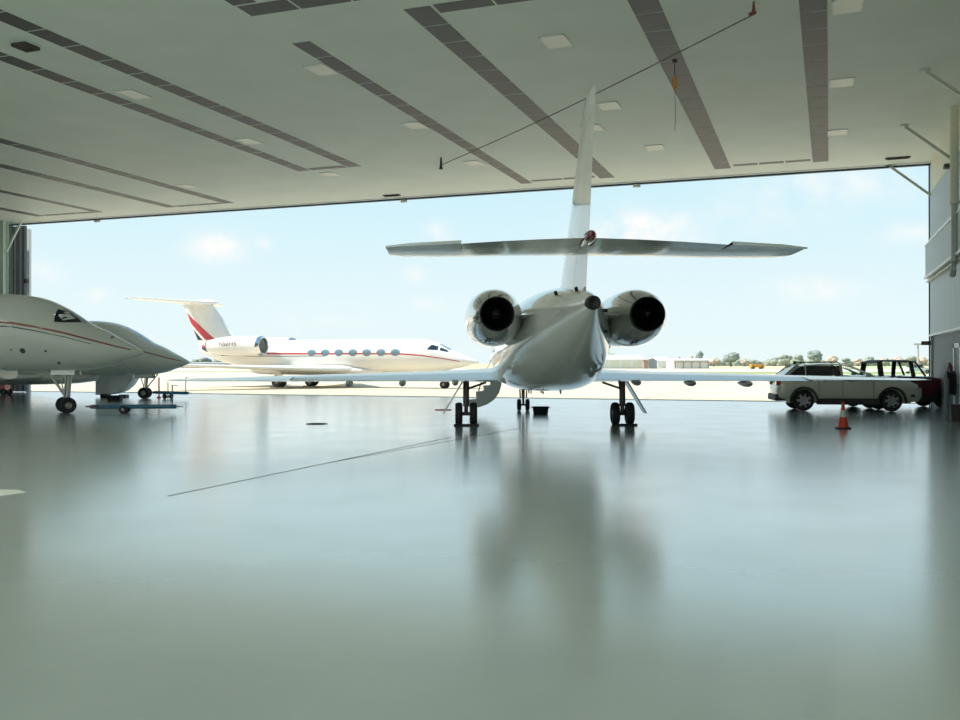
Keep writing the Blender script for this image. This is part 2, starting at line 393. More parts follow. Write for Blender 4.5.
def jet(name, label, group, s, loc, rotz):
    root = empty(name, loc, rotz); tag(root, label, 'jet', group)
    dz = s.get('dz', 0); B = Body(s['st']); P = M[s.get('paint','paint')]
    fu = obj('fuselage', B.bm(), [P, M['black']], root, True)
    if s.get('fairing'):
        fb = Body(s['fairing'], n=5); fb.seg = 44
        obj('belly_fairing', fb.bm(), P, root, True)
    # windshield
    N0 = s['nose']; k = s.get('nk', 1)
    for sg in (-1, 1):
        b = NB(); B.patch(b, N0-1.85*k, N0-2.6*k, (sg*R(2),sg*R(2)), (sg*R(20),sg*R(14)), .006)
        obj('windshield', b, M['glassblue'], root, True)
    b = NB()
    for sg in (-1, 1):
        secs = [(sg*a, y, c, z+dz, t) for a, y, c, z, t in s['wing']]
        bk, tipb = s['brk']; rt = .95
        bw = NB(); wing_loft(bw, secs, 0, .74)
        w = obj('wing', bw, M[s.get('wingmat','wingskin')], root, True)
        bw = NB(); wing_loft(bw, sub_secs(secs, sg*rt, sg*bk), .745, 1, droop=R(s.get('droop',3))); obj('flap', bw, M[s.get('wingmat','wingskin')], w, True)
        bw = NB(); wing_loft(bw, sub_secs(secs, sg*(bk+.03), sg*tipb), .745, 1); obj('aileron', bw, M['wingskin'], w, True)
        bw = NB(); a = sec_at(secs, sg*tipb)
        wing_loft(bw, [a, secs[-1]], .745, 1); obj('wing_tip', bw, M['wingskin'], w, True)
        for fx in s.get('fair', []):
            q = sec_at(secs, sg*fx); fb = NB(); yy = q[1]-q[2]
            rr = [(yy-.28,.01),(yy-.2,.05),(yy+.0,.085),(yy+.3,.09),(yy+.7,.05),(yy+.95,.01)]
            lathe(fb, rr, c=(sg*fx,0,q[3]-.13), seg=16); obj('flap_track_fairing', fb, M['strutlight'], w, True)
        if s.get('winglet'):
            a = secs[-1]; wl = NB()
            rings = []
            for h, dy, c in ((0,0,a[2]),(.4,-.3,a[2]*.8),(1.3,-.95,a[2]*.42)):
                rings.append([(a[0]+sg*(.05+h*.16)+t*c*.7, a[1]+dy-x*c, a[3]+h) for x, t in airfoil(0,1,.09)])
            loft(wl, rings); obj('winglet', wl, P, w, True)
    # fin
    fs = [(z+dz, y, c, 0, t) for z, y, c, t in s['fin']]
    bw = NB(); wing_loft(bw, fs, 0, .72, vertical=True); fin = obj('vertical_fin', bw, P, root, True)
    bw = NB(); wing_loft(bw, fs[1:] if s.get('rud1') else fs, .725, 1, vertical=True); obj('rudder', bw, P, fin, True)
    # stabiliser
    for sg in (-1, 1):
        ss = [(sg*a, y, c, z+dz, t) for a, y, c, z, t in s['stab']]
        bw = NB(); wing_loft(bw, ss, 0, .72); st = obj('horizontal_stabilizer', bw, M[s.get('stabmat','wingskin')], root, True)
        e0 = s['stab'][0][0]+.05; e1 = s['estep']
        ti = s['stab'][-1][0]
        bw = NB(); wing_loft(bw, sub_secs(ss, sg*e0, sg*e1), .725, 1); obj('elevator', bw, M[s.get('stabmat','wingskin')], st, True)
        bw = NB(); x = s.get('ext', 1.0)
        wing_loft(bw, sub_secs(ss, sg*(e1+.01), sg*ti), .725, x); obj('elevator_horn', bw, M['wingskin'], st, True)
    for sg in (-1, 1): nacelle(root, s['eng'], sg)
    build_gear(root, s['gear'])
    return root, B, fu

# mid-size jet in the middle: tail towards us
zb, H = 1.15, 2.35
stC = [(-8.85,.11,2.90,2.66,2,.5),(-8.5,.17,2.97,2.56,2,.5),(-7.9,.30,3.07,2.38,2,.5),(-7.0,.50,3.18,2.12,2,.5),(-6.0,.73,3.28,1.84,2.05,.5),(-5.0,.94,3.37,1.58,2.15,.48),(-4.0,1.12,3.43,1.34,2.3,.45),(-3.0,1.24,3.47,1.14,2.55,.43),(-1.8,1.33,3.5,1.0,2.9,.41),(-.4,1.38,3.5,.95,3.1,.40),(1.5,1.38,3.5,.95,3.1,.40),(3,1.33,3.5,1.0,2.8,.43)] + [x for x in reversed(nose_stations(10.4, zb, 1, H))]
fairC = [(-4.6,.30,1.7,1.50,2.1),(-3.8,.85,1.72,1.24,2.3),(-2.6,1.17,1.74,1.05,2.4),(-1.4,1.30,1.76,.97,2.5),(0,1.36,1.76,.94,2.7),(2.5,1.38,1.76,.94,2.8),(4,1.31,1.72,.96,2.7),(5,1.1,1.6,1.0,2.5),(5.8,.6,1.5,1.1,2.2)]
wingC = [(.6,4.5,5.0,1.34,.09),(1.35,4.0,4.6,1.32,.09),(3.2,2.75,3.45,1.30,.085),(6.6,.35,2.25,1.28,.075),(8.8,-.80,1.5,1.265,.06),(9.45,-1.15,1.1,1.265,.055),(9.67,-1.5,.65,1.27,.05)]
specC = dict(st=stC, fairing=None, nose=10.4, wing=wingC, brk=(6.6,8.9), fair=(2.45,3.85,5.2), droop=4,
    fin=[(3.05,-3.9,4.0,.10),(3.45,-4.55,3.45,.10),(4.4,-5.6,2.8,.09),(6.4,-7.6,1.45,.07),(6.63,-7.85,1.2,.06)],
    stab=[(.08,-6.1,2.3,4.0,.10),(1.2,-6.75,2.05,3.91,.10),(2.35,-7.35,1.72,3.80,.09),(3.45,-7.85,1.38,3.73,.08),(3.68,-8.15,1.05,3.71,.06)],
    estep=2.36, ext=1.15,
    eng=dict(x=1.59,z=2.73,y0=-5.9,y1=-2.4,R=.65,rn=.37,xi=.7), 
    gear=dict(track=4.3,gap=.40,r=.31,w=.20,zw=1.2,ny=7.6,nz=1.3,nr=.21,nw=.14,ngap=.30))
cpos = at(480+1.77/25.4*F, 25.4)
cRot = YAW + R(1.7)
jetC, BC, fuC = jet('business_jet', 'white business jet seen from behind with tall fin, centre of the hangar', 'business jets', specC, (cpos.x, cpos.y, 0), cRot)
b = NB(); lathe(b, [(-8.86,.02),(-8.92,.10),(-8.90,.125),(-8.7,.14)], c=(0,0,2.78), seg=24, cap=True); obj('tail_exhaust', b, M['black'], jetC, True)
b = NB(); lathe(b, [(-8.75,.02),(-8.73,.06),(-8.62,.095),(-8.4,.11),(-8.1,.11),(-7.0,.09),(-6.0,.03)], c=(0.0,0,4.02), seg=24); obj('tail_bullet', b, M['beacon'], jetC, True)
for a, y in ((R(-18),-7.5),(R(-38),-6.4)):
    b = NB(); p = BC.pt(y, a, 0); tube(b, [p, p+Vector((-.02,-.05,.05))], .035, 10); obj('tail_vent', b, M['black'], jetC, True)
for y, z in ((-6.4,2.35),(-6.9,2.75)):
    b = NB(); p = BC.side(y, z, 1, 0); tube(b, [p-Vector((.02,0,0)), p+Vector((.05,-.06,0))], .035, 10); obj('side_vent', b, M['black'], jetC, True)
for x, y, h in ((-.35,1.0,.12),(-.1,3.2,.2),(.15,2.6,.16),(.3,-1.2,.06),(-.2,-1.6,.05)):
    b = NB(); loft(b, [[(x-.02,y-.09,.97),(x+.02,y-.09,.97),(x+.02,y+.12,.97),(x-.02,y+.12,.97)], [(x-.01,y-.12,.95-h),(x+.01,y-.12,.95-h),(x+.01,y+.02,.95-h),(x-.01,y+.02,.95-h)]]); obj('belly_antenna', b, M['strutlight'], jetC)


b = NB(); pr = [(-.90,1.22),(-.93,.95),(-1.0,.72),(-1.16,.50),(-1.40,.34),(-1.67,.25),(-1.97,.24),(-2.0,.50),(-1.74,.53),(-1.76,.76),(-1.50,.79),(-1.52,.96),(-1.28,.98),(-1.30,1.14),(-1.05,1.16),(-1.05,1.24)]
loft(b, [[(x, y, z) for x, z in pr] for y in (4.9, 5.7)]); aj = obj('airstair_door', b, M['wingskin'], jetC)
b = NB(); tube(b, [(-1.72,5.65,.55),(-1.5,5.65,1.25),(-1.15,5.65,1.95)], .02, 8); obj('handrail', b, M['strut'], aj, True)
b = NB()  # red streamer bar by the left wheel
tube(b, [(-3.0,-.1,.42), (-2.55,-.1,.42)], .02, 8); obj('safety_pin_streamer', b, M['redtag'], jetC)

# left-hand jets
def small_spec(dz, steer, gearh):
    off = dz+.28
    st = [q[:5] for q in stC if q[0] < 3.1]
    st = [(y, hw*1.1, off+1.15+(zt-1.15)*1.11, off+1.15+(zb_-1.15)*1.11, n) for y, hw, zt, zb_, n in st]
    st += [x for x in reversed(nose_stations(10.4, 1.43+dz, 1, 2.62))]
    fr = [(y, hw, z1+dz+.05, z0+dz+.05, n) for y, hw, z1, z0, n in fairC]
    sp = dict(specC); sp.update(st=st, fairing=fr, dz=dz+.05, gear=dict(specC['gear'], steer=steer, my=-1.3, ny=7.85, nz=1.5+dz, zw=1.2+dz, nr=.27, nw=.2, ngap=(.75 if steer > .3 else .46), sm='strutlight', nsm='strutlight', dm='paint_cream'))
    sp['eng'] = dict(specC['eng'], z=3.0+dz); return sp
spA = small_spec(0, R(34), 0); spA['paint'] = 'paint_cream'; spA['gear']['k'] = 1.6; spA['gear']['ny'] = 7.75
hdA = YAW - PI/2
ng = at(66, 31.6)       # nose wheel spot
fwd = Vector((math.cos(YAW), math.sin(YAW), 0))
locA = ng - fwd*7.75
jetA, BA, fuA = jet('business_jet', 'white business jet nose with thin red cheatline, nearest the camera at the left edge', 'business jets', spA, locA, hdA)
def stripes(root, B, nose, defs):
    for nm, m, pts, w0, w1 in defs:
        b = NB()
        for sg in (-1, 1):
            up = [(nose-s, z+w0/2+(w1-w0)/2*i/(len(pts)-1)) for i, (s, z) in enumerate(pts)]
            lo = [(nose-s, z-w0/2-(w1-w0)/2*i/(len(pts)-1)) for i, (s, z) in enumerate(pts)]
            B.band(b, up, lo, sg)
        obj(nm, b, M[m], root, True)
lineA = [(6.5,3.12),(4.9,3.09),(3.9,3.02),(3.2,2.90),(2.3,2.70),(1.46,2.46),(.8,2.27),(.35,2.15)]
stripes(jetA, BA, 10.4, [('red_cheatline','maroonline',lineA,.085,.04), ('dark_cheatline','darkline',[(s,z-.13) for s,z in lineA[1:6]],.05,.02), ('cream_cheatline','whiteplastic',[(s,z-.08) for s,z in lineA[1:7]],.05,.02)])
# cockpit side window of jet A: tunnel cut so that the sky shows through both side windows
def zpx(y, d): return CH+(HZ-y)*d/F
yA = lambda px: 10.4+(px-480)*.0335+11.54
zA = lambda py: CH+(HZ-py)*.0322
fr = [(54.7,306.6),(62.5,308.8),(70,314),(77.6,320.3),(66,321),(56.8,320.6)]
pn = [(57.2,312.6),(65,311.6),(71.6,316.6),(63.5,318.8)]
def poly_band(B, poly, sgn, off, bm, hole=None):
    n = 6
    cy = sum(p[0] for p in poly)/len(poly); cz = sum(p[1] for p in poly)/len(poly)
    pts = []
    for a, b_ in zip(poly, poly[1:]+poly[:1]):
        for k in range(n): pts.append((a[0]+(b_[0]-a[0])*k/n, a[1]+(b_[1]-a[1])*k/n))
    m = len(pts)
    if hole:
        hp = []
        for p in pts:   # cast to the hole outline from its centre
            hy = sum(q[0] for q in hole)/len(hole); hz = sum(q[1] for q in hole)/len(hole)
            d = Vector((p[0]-hy, p[1]-hz)).normalized(); best = None
            for a, b_ in zip(hole, hole[1:]+hole[:1]):
                e = Vector((b_[0]-a[0], b_[1]-a[1])); w = Vector((a[0]-hy, a[1]-hz)); den = d.x*e.y-d.y*e.x
                if abs(den) < 1e-9: continue
                t = (w.x*e.y-w.y*e.x)/den; u = (w.x*d.y-w.y*d.x)/den
                if t > 0 and -.001 <= u <= 1.001: best = t if best is None else min(best, t)
            hp.append((hy+d.x*(best or .05), hz+d.y*(best or .05)))
        rr = [hp, pts]
    else: rr = [[(cy+(p[0]-cy)*q, cz+(p[1]-cz)*q) for p in pts] for q in (.02,.4,.7,1)]
    rings = [[B.side(p[0], p[1], sgn, off) for p in r] for r in rr]
    loft(bm, rings, False)
frW = [(yA(a), zA(c)) for a, c in fr]; pnW = [(yA(a), zA(c)) for a, c in pn]
far = lambda P: [(y-.95, z+.11) for y, z in P]
for sg in (-1, 1):
    q = (lambda P: P) if sg > 0 else far
    b = NB(); poly_band(BA, q(frW), sg, .01, b, hole=q(pnW)); obj('cockpit_window_frame', b, M['black'], jetA, True)
cb = NB(); loft(cb, [[(x, p[0]+(x-1.0)*.452, p[1]-(x-1.0)*.052) for p in pnW] for x in (-2, 2)])
cut = obj('cutter', cb, M['black'], jetA)
md = fuA.modifiers.new('b', 'BOOLEAN'); md.operation = 'DIFFERENCE'; md.object = cut; md.solver = 'EXACT'
try: md.material_mode = 'TRANSFER'
except Exception: pass
bpy.context.view_layer.update()
dg = bpy.context.evaluated_depsgraph_get()
me = bpy.data.meshes.new_from_object(fuA.evaluated_get(dg)); fuA.modifiers.clear(); fuA.data = me
bpy.data.objects.remove(cut)
b = NB(); poly_band(BA, pnW, 1, -.004, b)
obj('cockpit_window', b, M['glassclear'], jetA, True)
for px, py, r in ((17,349.5,.03),(28,350.5,.09),(50,350.8,.04),(59,363,.05),(107,336,.04)):
    b = NB(); BA.disc(b, yA(px), zA(py), r, r, 1, .012, seg=14); obj('static_port', b, M['darkline'], jetA)

spB = small_spec(-.33, R(5), 0); spB['gear']['ny'] = 8.25
ngB = at(480+(144-480), 44.3)
locB = ngB - fwd*8.2
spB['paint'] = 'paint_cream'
jetB, BB, fuB = jet('business_jet', 'white business jet nose just beyond the nearest one, by the open door', 'business jets', spB, locB, hdA)
stripes(jetB, BB, 10.4, [('red_cheatline','maroonline',[(s,z-.36) for s,z in lineA],.07,.04)])
b = NB(); pr = [(y-.1, z) for y, z in [(5.45,1.2),(7.5,1.2),(7.45,.95),(7.25,.62),(6.95,.36),(6.6,.2),(6.1,.13),(5.45,.13)]]
loft(b, [[(x*q, 6.4+(y-6.4)*q, .7+(z-.7)*q) for y, z in pr] for x, q in ((-1.15,.9),(-1.25,1),(-1.7,1),(-1.85,.85))]); aj = obj('airstair_door', b, M['paint_cream'], jetB)
for y in (5.6,6.5):
    b = NB(); box(b, y*0-1.7,-1.2,y,y+.35,0,.14, bev=.02); obj('stair_foot', b, M['black'], aj)

# large jet outside
zg = .75; D = 2.5
stG = [(y*(.72 if y < 0 else 1), w_*.95, t_+.08, b_+.30*min(1,max(0,(y+11.6)/6)), n_) for y, w_, t_, b_, n_ in
    [(-11.6,.10,2.90,2.50,2),(-11,.22,2.98,2.30,2),(-9.6,.5,3.10,1.85,2),(-8,.78,3.18,1.48,2),(-6,1.02,3.23,1.08,2),(-4,1.18,3.25,.86,2),(-2,1.23,3.25,.76,2),(0,1.25,3.25,.75,2),(9,1.25,3.25,.75,2),(10,1.22,3.2,.76,2),(10.8,1.16,3.08,.8,2),(11.4,1.06,2.86,.86,2),(12.1,.9,2.52,.96,2),(12.9,.66,2.2,1.12,2),(13.6,.36,1.9,1.32,2),(13.95,.14,1.74,1.38,2),(14.05,.02,1.62,1.34,2)]]
specG = dict(st=stG, nose=14.05, nk=1.05, paint='paint_jet_far', wingmat='paint_jet_far', stabmat='paint_jet_far',
    fairing=[(-3.6,.4,1.4,1.05,2.3),(-3,1.0,1.5,.92,2.6),(-2,1.3,1.55,.88,3),(3,1.35,1.55,.86,3),(5.5,1.15,1.45,.9,2.6),(7,.5,1.3,1.0,2.2)],
    wing=[(.8,5.5,6.0,1.25,.10),(1.4,5.0,5.6,1.25,.10),(5,2.2,3.6,1.36,.09),(10.6,-2.2,1.6,1.6,.08)], brk=(7.5,10.0), winglet=True,
    fin=[(3.05,-4.4,4.1,.10),(3.4,-5.0,3.6,.10),(5.9,-7.1,2.75,.09),(6.15,-7.3,2.65,.09)],
    stab=[(.1,-7.2,2.6,6.16,.12),(4.9,-9.8,1.3,6.28,.10)], estep=2.6,
    eng=dict(x=1.95,z=2.9,y0=-6.0,y1=-1.35,R=.70,rn=.42,xi=.9,cowl='paint_jet_far',rev='paint_jet_far',inn='strutlight'),
    gear=dict(track=4.2,gap=.5,r=.42,w=.26,zw=1.2,ny=11.6,nz=1.15,nr=.27,nw=.18,ngap=.38,sm='strutlight',nsm='strutlight',dm='paint_jet_far',door=.35))
mG = at(296, 66.0); nG = at(445, 61.7); dG = (nG-mG).normalized()
rotG = math.atan2(-dG.x, dG.y)
jetG, BG, fuG = jet('private_jet', 'large white jet with red stripe and T tail on the sunlit apron outside', None, specG, mG, rotG)
stripes(jetG, BG, 14.05, [('red_stripe','red',[(22.2,3.0),(21.6,2.82),(20.6,2.58),(19,2.44),(16,2.36),(12,2.34),(8,2.34),(5,2.30),(3.6,2.2),(2.2,2.0),(1.1,1.80)],.15,.05), ('dark_stripe','darkline',[(20,2.26),(17,2.20),(14,2.18),(11,2.18)],.06,.04)])
for k in range(7):
    y = 8.5-k*1.08
    for sg in (-1,1):
        f = NB(); BG.disc(f, y, 2.43, .33, .25, sg, .012, inner=.72); fo = obj('window_surround', f, M['trim'], jetG)
        f = NB(); BG.disc(f, y, 2.43, .25, .19, sg, .014); obj('window_pane', f, M['glassblue'], fo)
for sg in (-1,1):
    for pl in ([(10.95,2.92),(10.75,2.60),(11.45,2.56),(11.4,2.80)], [(11.55,2.74),(11.58,2.54),(12.15,2.42),(12.0,2.55)]):
        b = NB(); poly_band(BG, pl, sg, .015, b); obj('cockpit_window', b, M['glassdark'], jetG)
b = NB(); lathe(b, [(-10.3,.02),(-10.1,.10),(-9.4,.19),(-8.4,.24),(-7.4,.22),(-6.9,.13),(-6.75,.02)], c=(0,0,6.2), seg=20); obj('tail_bullet', b, M['paint_jet_far'], jetG, True)
# fin flashes (both sides of the fin)
fsG = [(z, y, c, 0, t) for z, y, c, t in specG['fin']]
def fin_flash(bm, pts):
    """pts: (chord fraction, z) outline laid on both faces of the fin"""
    for sg in (-1, 1):
        n = 8; grid = []
        (a0, a1, b1, b0) = pts
        for i in range(n+1):
            t = i/n; l = (a0[0]+(a1[0]-a0[0])*t, a0[1]+(a1[1]-a0[1])*t); r = (b0[0]+(b1[0]-b0[0])*t, b0[1]+(b1[1]-b0[1])*t)
            row = []
            for j in range(n+1):
                u = j/n; c = l[0]+(r[0]-l[0])*u; z = l[1]+(r[1]-l[1])*u; q = sec_at(fsG, z); tk = q[4]
                th = 5*tk*(.2969*math.sqrt(max(c,0))-.126*c-.3516*c*c+.2843*c**3-.1036*c**4)*q[2]*1.08
                row.append((sg*(th+.015), q[1]-c*q[2], z))
            grid.append(row)
        loft(bm, grid, False, closed=False)
b = NB(); fin_flash(b, [(.98,5.5),(.50,3.42),(.78,3.42),(.985,4.65)]); obj('red_tail_flash', b, M['red'], jetG)
b = NB(); fin_flash(b, [(.985,4.2),(.86,3.42),(.99,3.42),(.99,4.0)]); BG.band(b, [(-8.1,2.95),(-7.6,3.05),(-7.0,2.95)], [(-8.1,2.75),(-7.6,2.55),(-7.0,2.5)], 1); obj('navy_tail_flash', b, M['navy'], jetG)
# registration on the engine cowl
cu = bpy.data.curves.new('registration', 'FONT'); cu.body = 'N527TS'; cu.size = .44; cu.extrude = .004; cu.align_x = 'CENTER'; cu.align_y = 'CENTER'
tmp = bpy.data.objects.new('tmp', cu); COL.objects.link(tmp); bpy.context.view_layer.update()
me = bpy.data.meshes.new_from_object(tmp.evaluated_get(bpy.context.evaluated_depsgraph_get())); bpy.data.objects.remove(tmp)
me.materials.clear(); me.materials.append(M['maroonline'])
to = link('registration_lettering', me, jetG)
to.location = (1.95+.715, -3.9, 3.05); to.rotation_euler = (R(90), 0, R(90))

# ------------------------------------------------------------------ hangar shell
XL, XR, YB, YO = -58.0, 4.36, -14.0, 41.1
def struct(name, bm, m, **k): return tag(obj(name, bm, m, **k), kind='structure')
b = NB(); box(b, XL, 8, YB, 42.5, -.2, 0); struct('floor', b, M['floor'])
b = NB(); box(b, XL-.3, XR+3.6, YB, YO, HC, HC+.3); struct('ceiling', b, M['ceiling'])
b = NB(); box(b, XL-.3, XL, YB, YO+.6, 0, HC); struct('wall_left', b, M['leafy'])
b = NB(); box(b, XL-.3, 8, YB-.3, YB, 8.2, HC); struct('wall_back', b, M['cream'])
b = NB(); box(b, XL-.3, -43.72, YO-.1, YO+.1, 0, HC); struct('wall_front', b, M['leafy'])
b = NB(); box(b, -400, 260, -220, YB-.3, -.5, -.005); struct('ground_rear', b, M['apron'])
b = NB(); box(b, XR, XR+.25, YB, YO, 2.8, 8.5); struct('wall_right', b, M['siding'])
b = NB(); box(b, XR+.02, XR+.3, YB, YO, 8.5, HC); struct('trim_1', b, M['cream'])
b = NB(); box(b, XR+.10, XR+.3, YB, YO+.1, 0, 2.76); struct('wall_office', b, M['concretegrey']).name = 'wall_side'
# fascia above the opening
b = NB(); box(b, XL-4, XR+4, YO, YO+.15, HC-.09, HC+1.3); struct('trim_2', b, M['darkblue'])
b = NB(); box(b, XL-4, XR+4, YO-.02, YO-.22, HC-.03, HC); struct('trim_3', b, M['trimwhite'])
# protruding band with light flashings, lower flashing
b = NB(); box(b, XR-.17, XR, 20, YO+.05, 5.15, 6.38); struct('trim_4', b, M['siding'])
def rail(n, x0, x1, z0, z1, y0=20, y1=YO+.06, m='trimwhite'):
    b = NB(); box(b, x0, x1, y0, y1, z0, z1); struct(n, b, M[m])
rail('trim_5', XR-.22, XR, 5.07, 5.16); rail('trim_6', XR-.2, XR, 6.37, 6.43); rail('trim_7', XR-.04, XR+.02, 6.60, 6.66); rail('trim_8', XR-.06, XR+.02, 2.76, 2.84); rail('trim_9', XR-.14, XR+.0, 4.93, 4.98, m='cream')
# jamb posts
b = NB(); box(b, XR+.02, XR+.28, YO-.05, YO+.3, 0, HC); struct('trim_10', b, M['siding'])
b = NB(); box(b, XR-.02, XR+.02, YO+.28, YO+.34, 0, HC); struct('trim_11', b, M['darkblue'])
# outer doorway recess: door with lintel
b = NB(); box(b, XR+.04, XR+.10, 33.2, 34.4, 0, 2.2); dd = struct('door_1', b, M['doorgrey'])
b = NB(); box(b, XR+.0, XR+.11, 33.0, 33.2, 0, 2.35); box(b, XR+.0, XR+.11, 34.4, 34.6, 0, 2.35); box(b, XR+.0, XR+.11, 33.0, 34.6, 2.2, 2.35); obj('door_frame', b, M['trimwhite'], dd)
b = NB(); tube(b, [(XR+.04,33.35,1.05),(XR-.02,33.35,1.05),(XR-.02,33.48,1.05)], .015, 8); obj('door_handle', b, M['chrome'], dd)

# coloured door track strip across the opening, and pavement
b = NB(); box(b, XL-4, 12, 42.5, 42.72, -.2, .004); struct('trim_12', b, M['fargrey'])
AP = noisy
b = NB(); box(b, -400, 260, 42.72, 150, -.5, -.005); struct('apron', b, M['apron']).name = 'ground_apron'
def strip(name, m, p, q, w, z):
    p, q = Vector(p), Vector(q); n = Vector((-(q-p).y, (q-p).x)).normalized()*w
    b = NB(); V = [(p.x,p.y), (q.x,q.y), (q.x+n.x,q.y+n.y), (p.x+n.x,p.y+n.y)]
    loft(b, [[(x,y,z-.3) for x,y in V], [(x,y,z) for x,y in V]]); return struct(name, b, M[m])
u = Vector((math.cos(R(12)), math.sin(R(12)))); o0 = at(480, 160)
def sp(d, L=900): c = at(480, d); c = Vector((c.x, c.y)); return c-u*L, c+u*L
a, c = sp(146); strip('ground_concrete', 'apron', a - Vector((-u.y,u.x))*60, c - Vector((-u.y,u.x))*60, 62, -.02)
a, c = sp(148); strip('ground_verge', 'greengrass', a, c, 44, -.01)
a, c = sp(194); strip('ground_taxiway', 'taxiway', a, c, 72, -.01)
a, c = sp(268); strip('ground_grass', 'drygrass', a, c, 2600, -.01)

# ------------------------------------------------------------------ ceiling fittings
TW = .56
def tilerun(x0, x1, y0, y1, along, i, pitch=1.2, gap=.06):
    b = NB(); rn = (y1-y0) if along == 'y' else (x1-x0); n = max(1, round(rn/pitch))
    for k in range(n):
        a = rn*k/n+gap/2; c = rn*(k+1)/n-gap/2
        if along == 'y': box(b, x0, x1, y0+a, y0+c, HC-.006, HC+.01)
        else: box(b, x0+a, x0+c, y0, y1, HC-.006, HC+.01)
    if i == 13:
        for v in b.verts: v.co.x += (v.co.y-39.4)*.0145
    struct('trim_%d' % i, b, M['tile'])
M['tile'] = mat('dark_ceiling_tile', (.085,.08,.085), .5)
runs = [(-.07,.52,2,39.4,'y'),(-3.9,-3.25,2,39.45,'y'),(-3.14,-.12,38.75,39.1,'x'),(-8.8,-8.15,19.15,39.7,'y'),(-8.1,-3.95,19.15,19.65,'x'),
        (-12.38,-11.87,20.25,39.7,'y'),(-11.8,-8.9,39.05,39.38,'x'),(-12.3,0-7,17.75,18.35,'x'),(-12.3,-11.7,2,17.7,'y'),
        (-18.0,-17.42,2,33.9,'y'),(-20.36,-19.8,2,33.9,'y'),(-19.75,-18.05,33.5,33.9,'x'),
        (-28.0,-27.4,2,39.5,'y'),(-31.5,-30.9,2,39.5,'y'),(-30.85,-28.05,39.15,39.5,'x'),
        (-36.1,-35.6,10,39.5,'y'),(-40.2,-39.6,10,39.5,'y'),(-39.55,-36.15,39.15,39.5,'x')]
for i, r in enumerate(runs): tilerun(*r, 13+i)

def ceiling_light(x, y, label):
    t = empty('ceiling_light', (x, y, HC)); tag(t, label, 'ceiling light', 'ceiling light panels')
    b = NB(); w, l = .33, .45
    for q in ((-w,w,-l,-l+.03),(-w,w,l-.03,l),(-w,-w+.03,-l,l),(w-.03,w,-l,l)): box(b, *q, -.025, .0)
    obj('frame', b, M['trimwhite'], t)
    b = NB(); box(b, -w+.03, w-.03, -l+.03, l-.03, -.018, -.003); obj('diffuser', b, M['lampface'], t)
    return t
LT = [(.70,22.4,'pale light panel at the top of the picture, right of the widest dark ceiling strip'),
 (.74,28.5,'pale light panel right of the rightmost dark strip, middle of its row of three'),
 (.76,34.6,'pale light panel right of the rightmost dark strip, nearest the door'),
 (-5.6,34.7,'faint light panel between the fin and the second dark strip from the right'),
 (-6.05,28.6,'bright light panel just right of the top of the fin'),
 (-6.08,22.4,'light panel above and left of the fin tip, inside the dark tile loop'),
 (-7.15,31.1,'light panel half hidden behind the upper fin'),
 (-12.73,22.4,'light panel touching the upper end of the dark strip left of centre'),
 (-12.72,28.7,'light panel halfway down the dark strip left of centre'),
 (-12.88,34.9,'light panel beside the hanging end of the ceiling cable'),
 (-19.3,28.7,'light panel between the two long dark strips of the left loop'),
 (-19.4,34.9,'light panel just beyond the closed end of the left dark loop'),
 (-19.2,22.5,'faint light panel between the long dark strips, farthest up the left loop'),
 (-26.85,35.0,'faint light panel above the far left dark loop near the door')]
for x, y, l in LT: ceiling_light(x, y, l)
# vents
def vent(x, y, w, l, drop, label):
    b = NB(); box(b, x-w, x+w, y-l, y+l, HC-drop, HC)
    for k in range(4): box(b, x-w*.85, x+w*.85, y-l*.8+k*l*.45, y-l*.8+k*l*.45+l*.12, HC-drop-.02, HC-drop)
    tag(obj('ceiling_vent', b, M['ceilvent']), label, 'vent')
vent(-18.8, 18.1, .22, .25, .08, 'square dark vent between the long dark strips at upper left')
vent(-19.05, 40.2, .42, .12, .05, 'small dark vent above the door edge left of centre')
vent(3.06, 39.6, .45, .1, .05, 'small dark bar vent in the ceiling corner at the right')
for i, (px, lab) in enumerate(((97,'far left'),(404,'left of centre'),(637,'right of the fin'))):
    l = (px-480)/F; d = (YO+.1)/(math.cos(YAW)+l*math.sin(YAW)); p = at(px, d)
    b = NB(); box(b, -.12, .12, -.1, .15, -.13, -.02, bev=.02); tube(b, [(-.16,.02,-.1),(.16,.02,-.1)], .05, 12)
    tag(obj('door_roller', b, M['cream'], None, loc=(p.x, YO+.08, HC-.06)), 'small cream roller on the top edge of the door opening, %s' % lab, 'roller')
# slung cable
def bpz(px, py, z): return at(px, (z-CH)*F/(HZ-py), z)
c0 = bpz(441, 165, 9.45); c1 = bpz(754, 14, 9.45)
t = empty('ceiling_cable', c0); tag(t, 'thin grey cable slung below the ceiling across the dark strips', 'cable')
b = NB(); n = 24
pts = [(c1-c0)*(k/n)+Vector((0,0,-.10*math.sin(PI*k/n))) for k in range(n+1)]
tube(b, pts, .017, 8); obj('cable_run', b, M['cable'], t, True)
b = NB(); tube(b, [(0,0,.3),(0,0,-.12)], [.03,.06], 10); tube(b, [(0,0,-.12),(0,0,-.16)], .08, 10); obj('cable_anchor', b, M['ceilvent'], t, True)
e = c1-c0; b = NB(); tube(b, [e+Vector((0,0,.3)), e+Vector((0,0,.02))], [.015,.05], 10); tube(b, [e+Vector((-.10,-.05,-.02)), e+Vector((.04,0,.05))], .045, 10); obj('cable_pulley', b, M['maroonline'], t, True)
h0 = bpz(675, 62, 9.35)
t = empty('hoist_pendant', h0); tag(t, 'small yellow hoist pendant hanging from the ceiling cable', 'pendant')
b = NB(); tube(b, [(0,0,.1),(0,0,-.35)], .012, 6); box(b, -.06, .06, -.04, .04, -.02, .08, bev=.02); obj('hanger', b, M['ceilvent'], t)
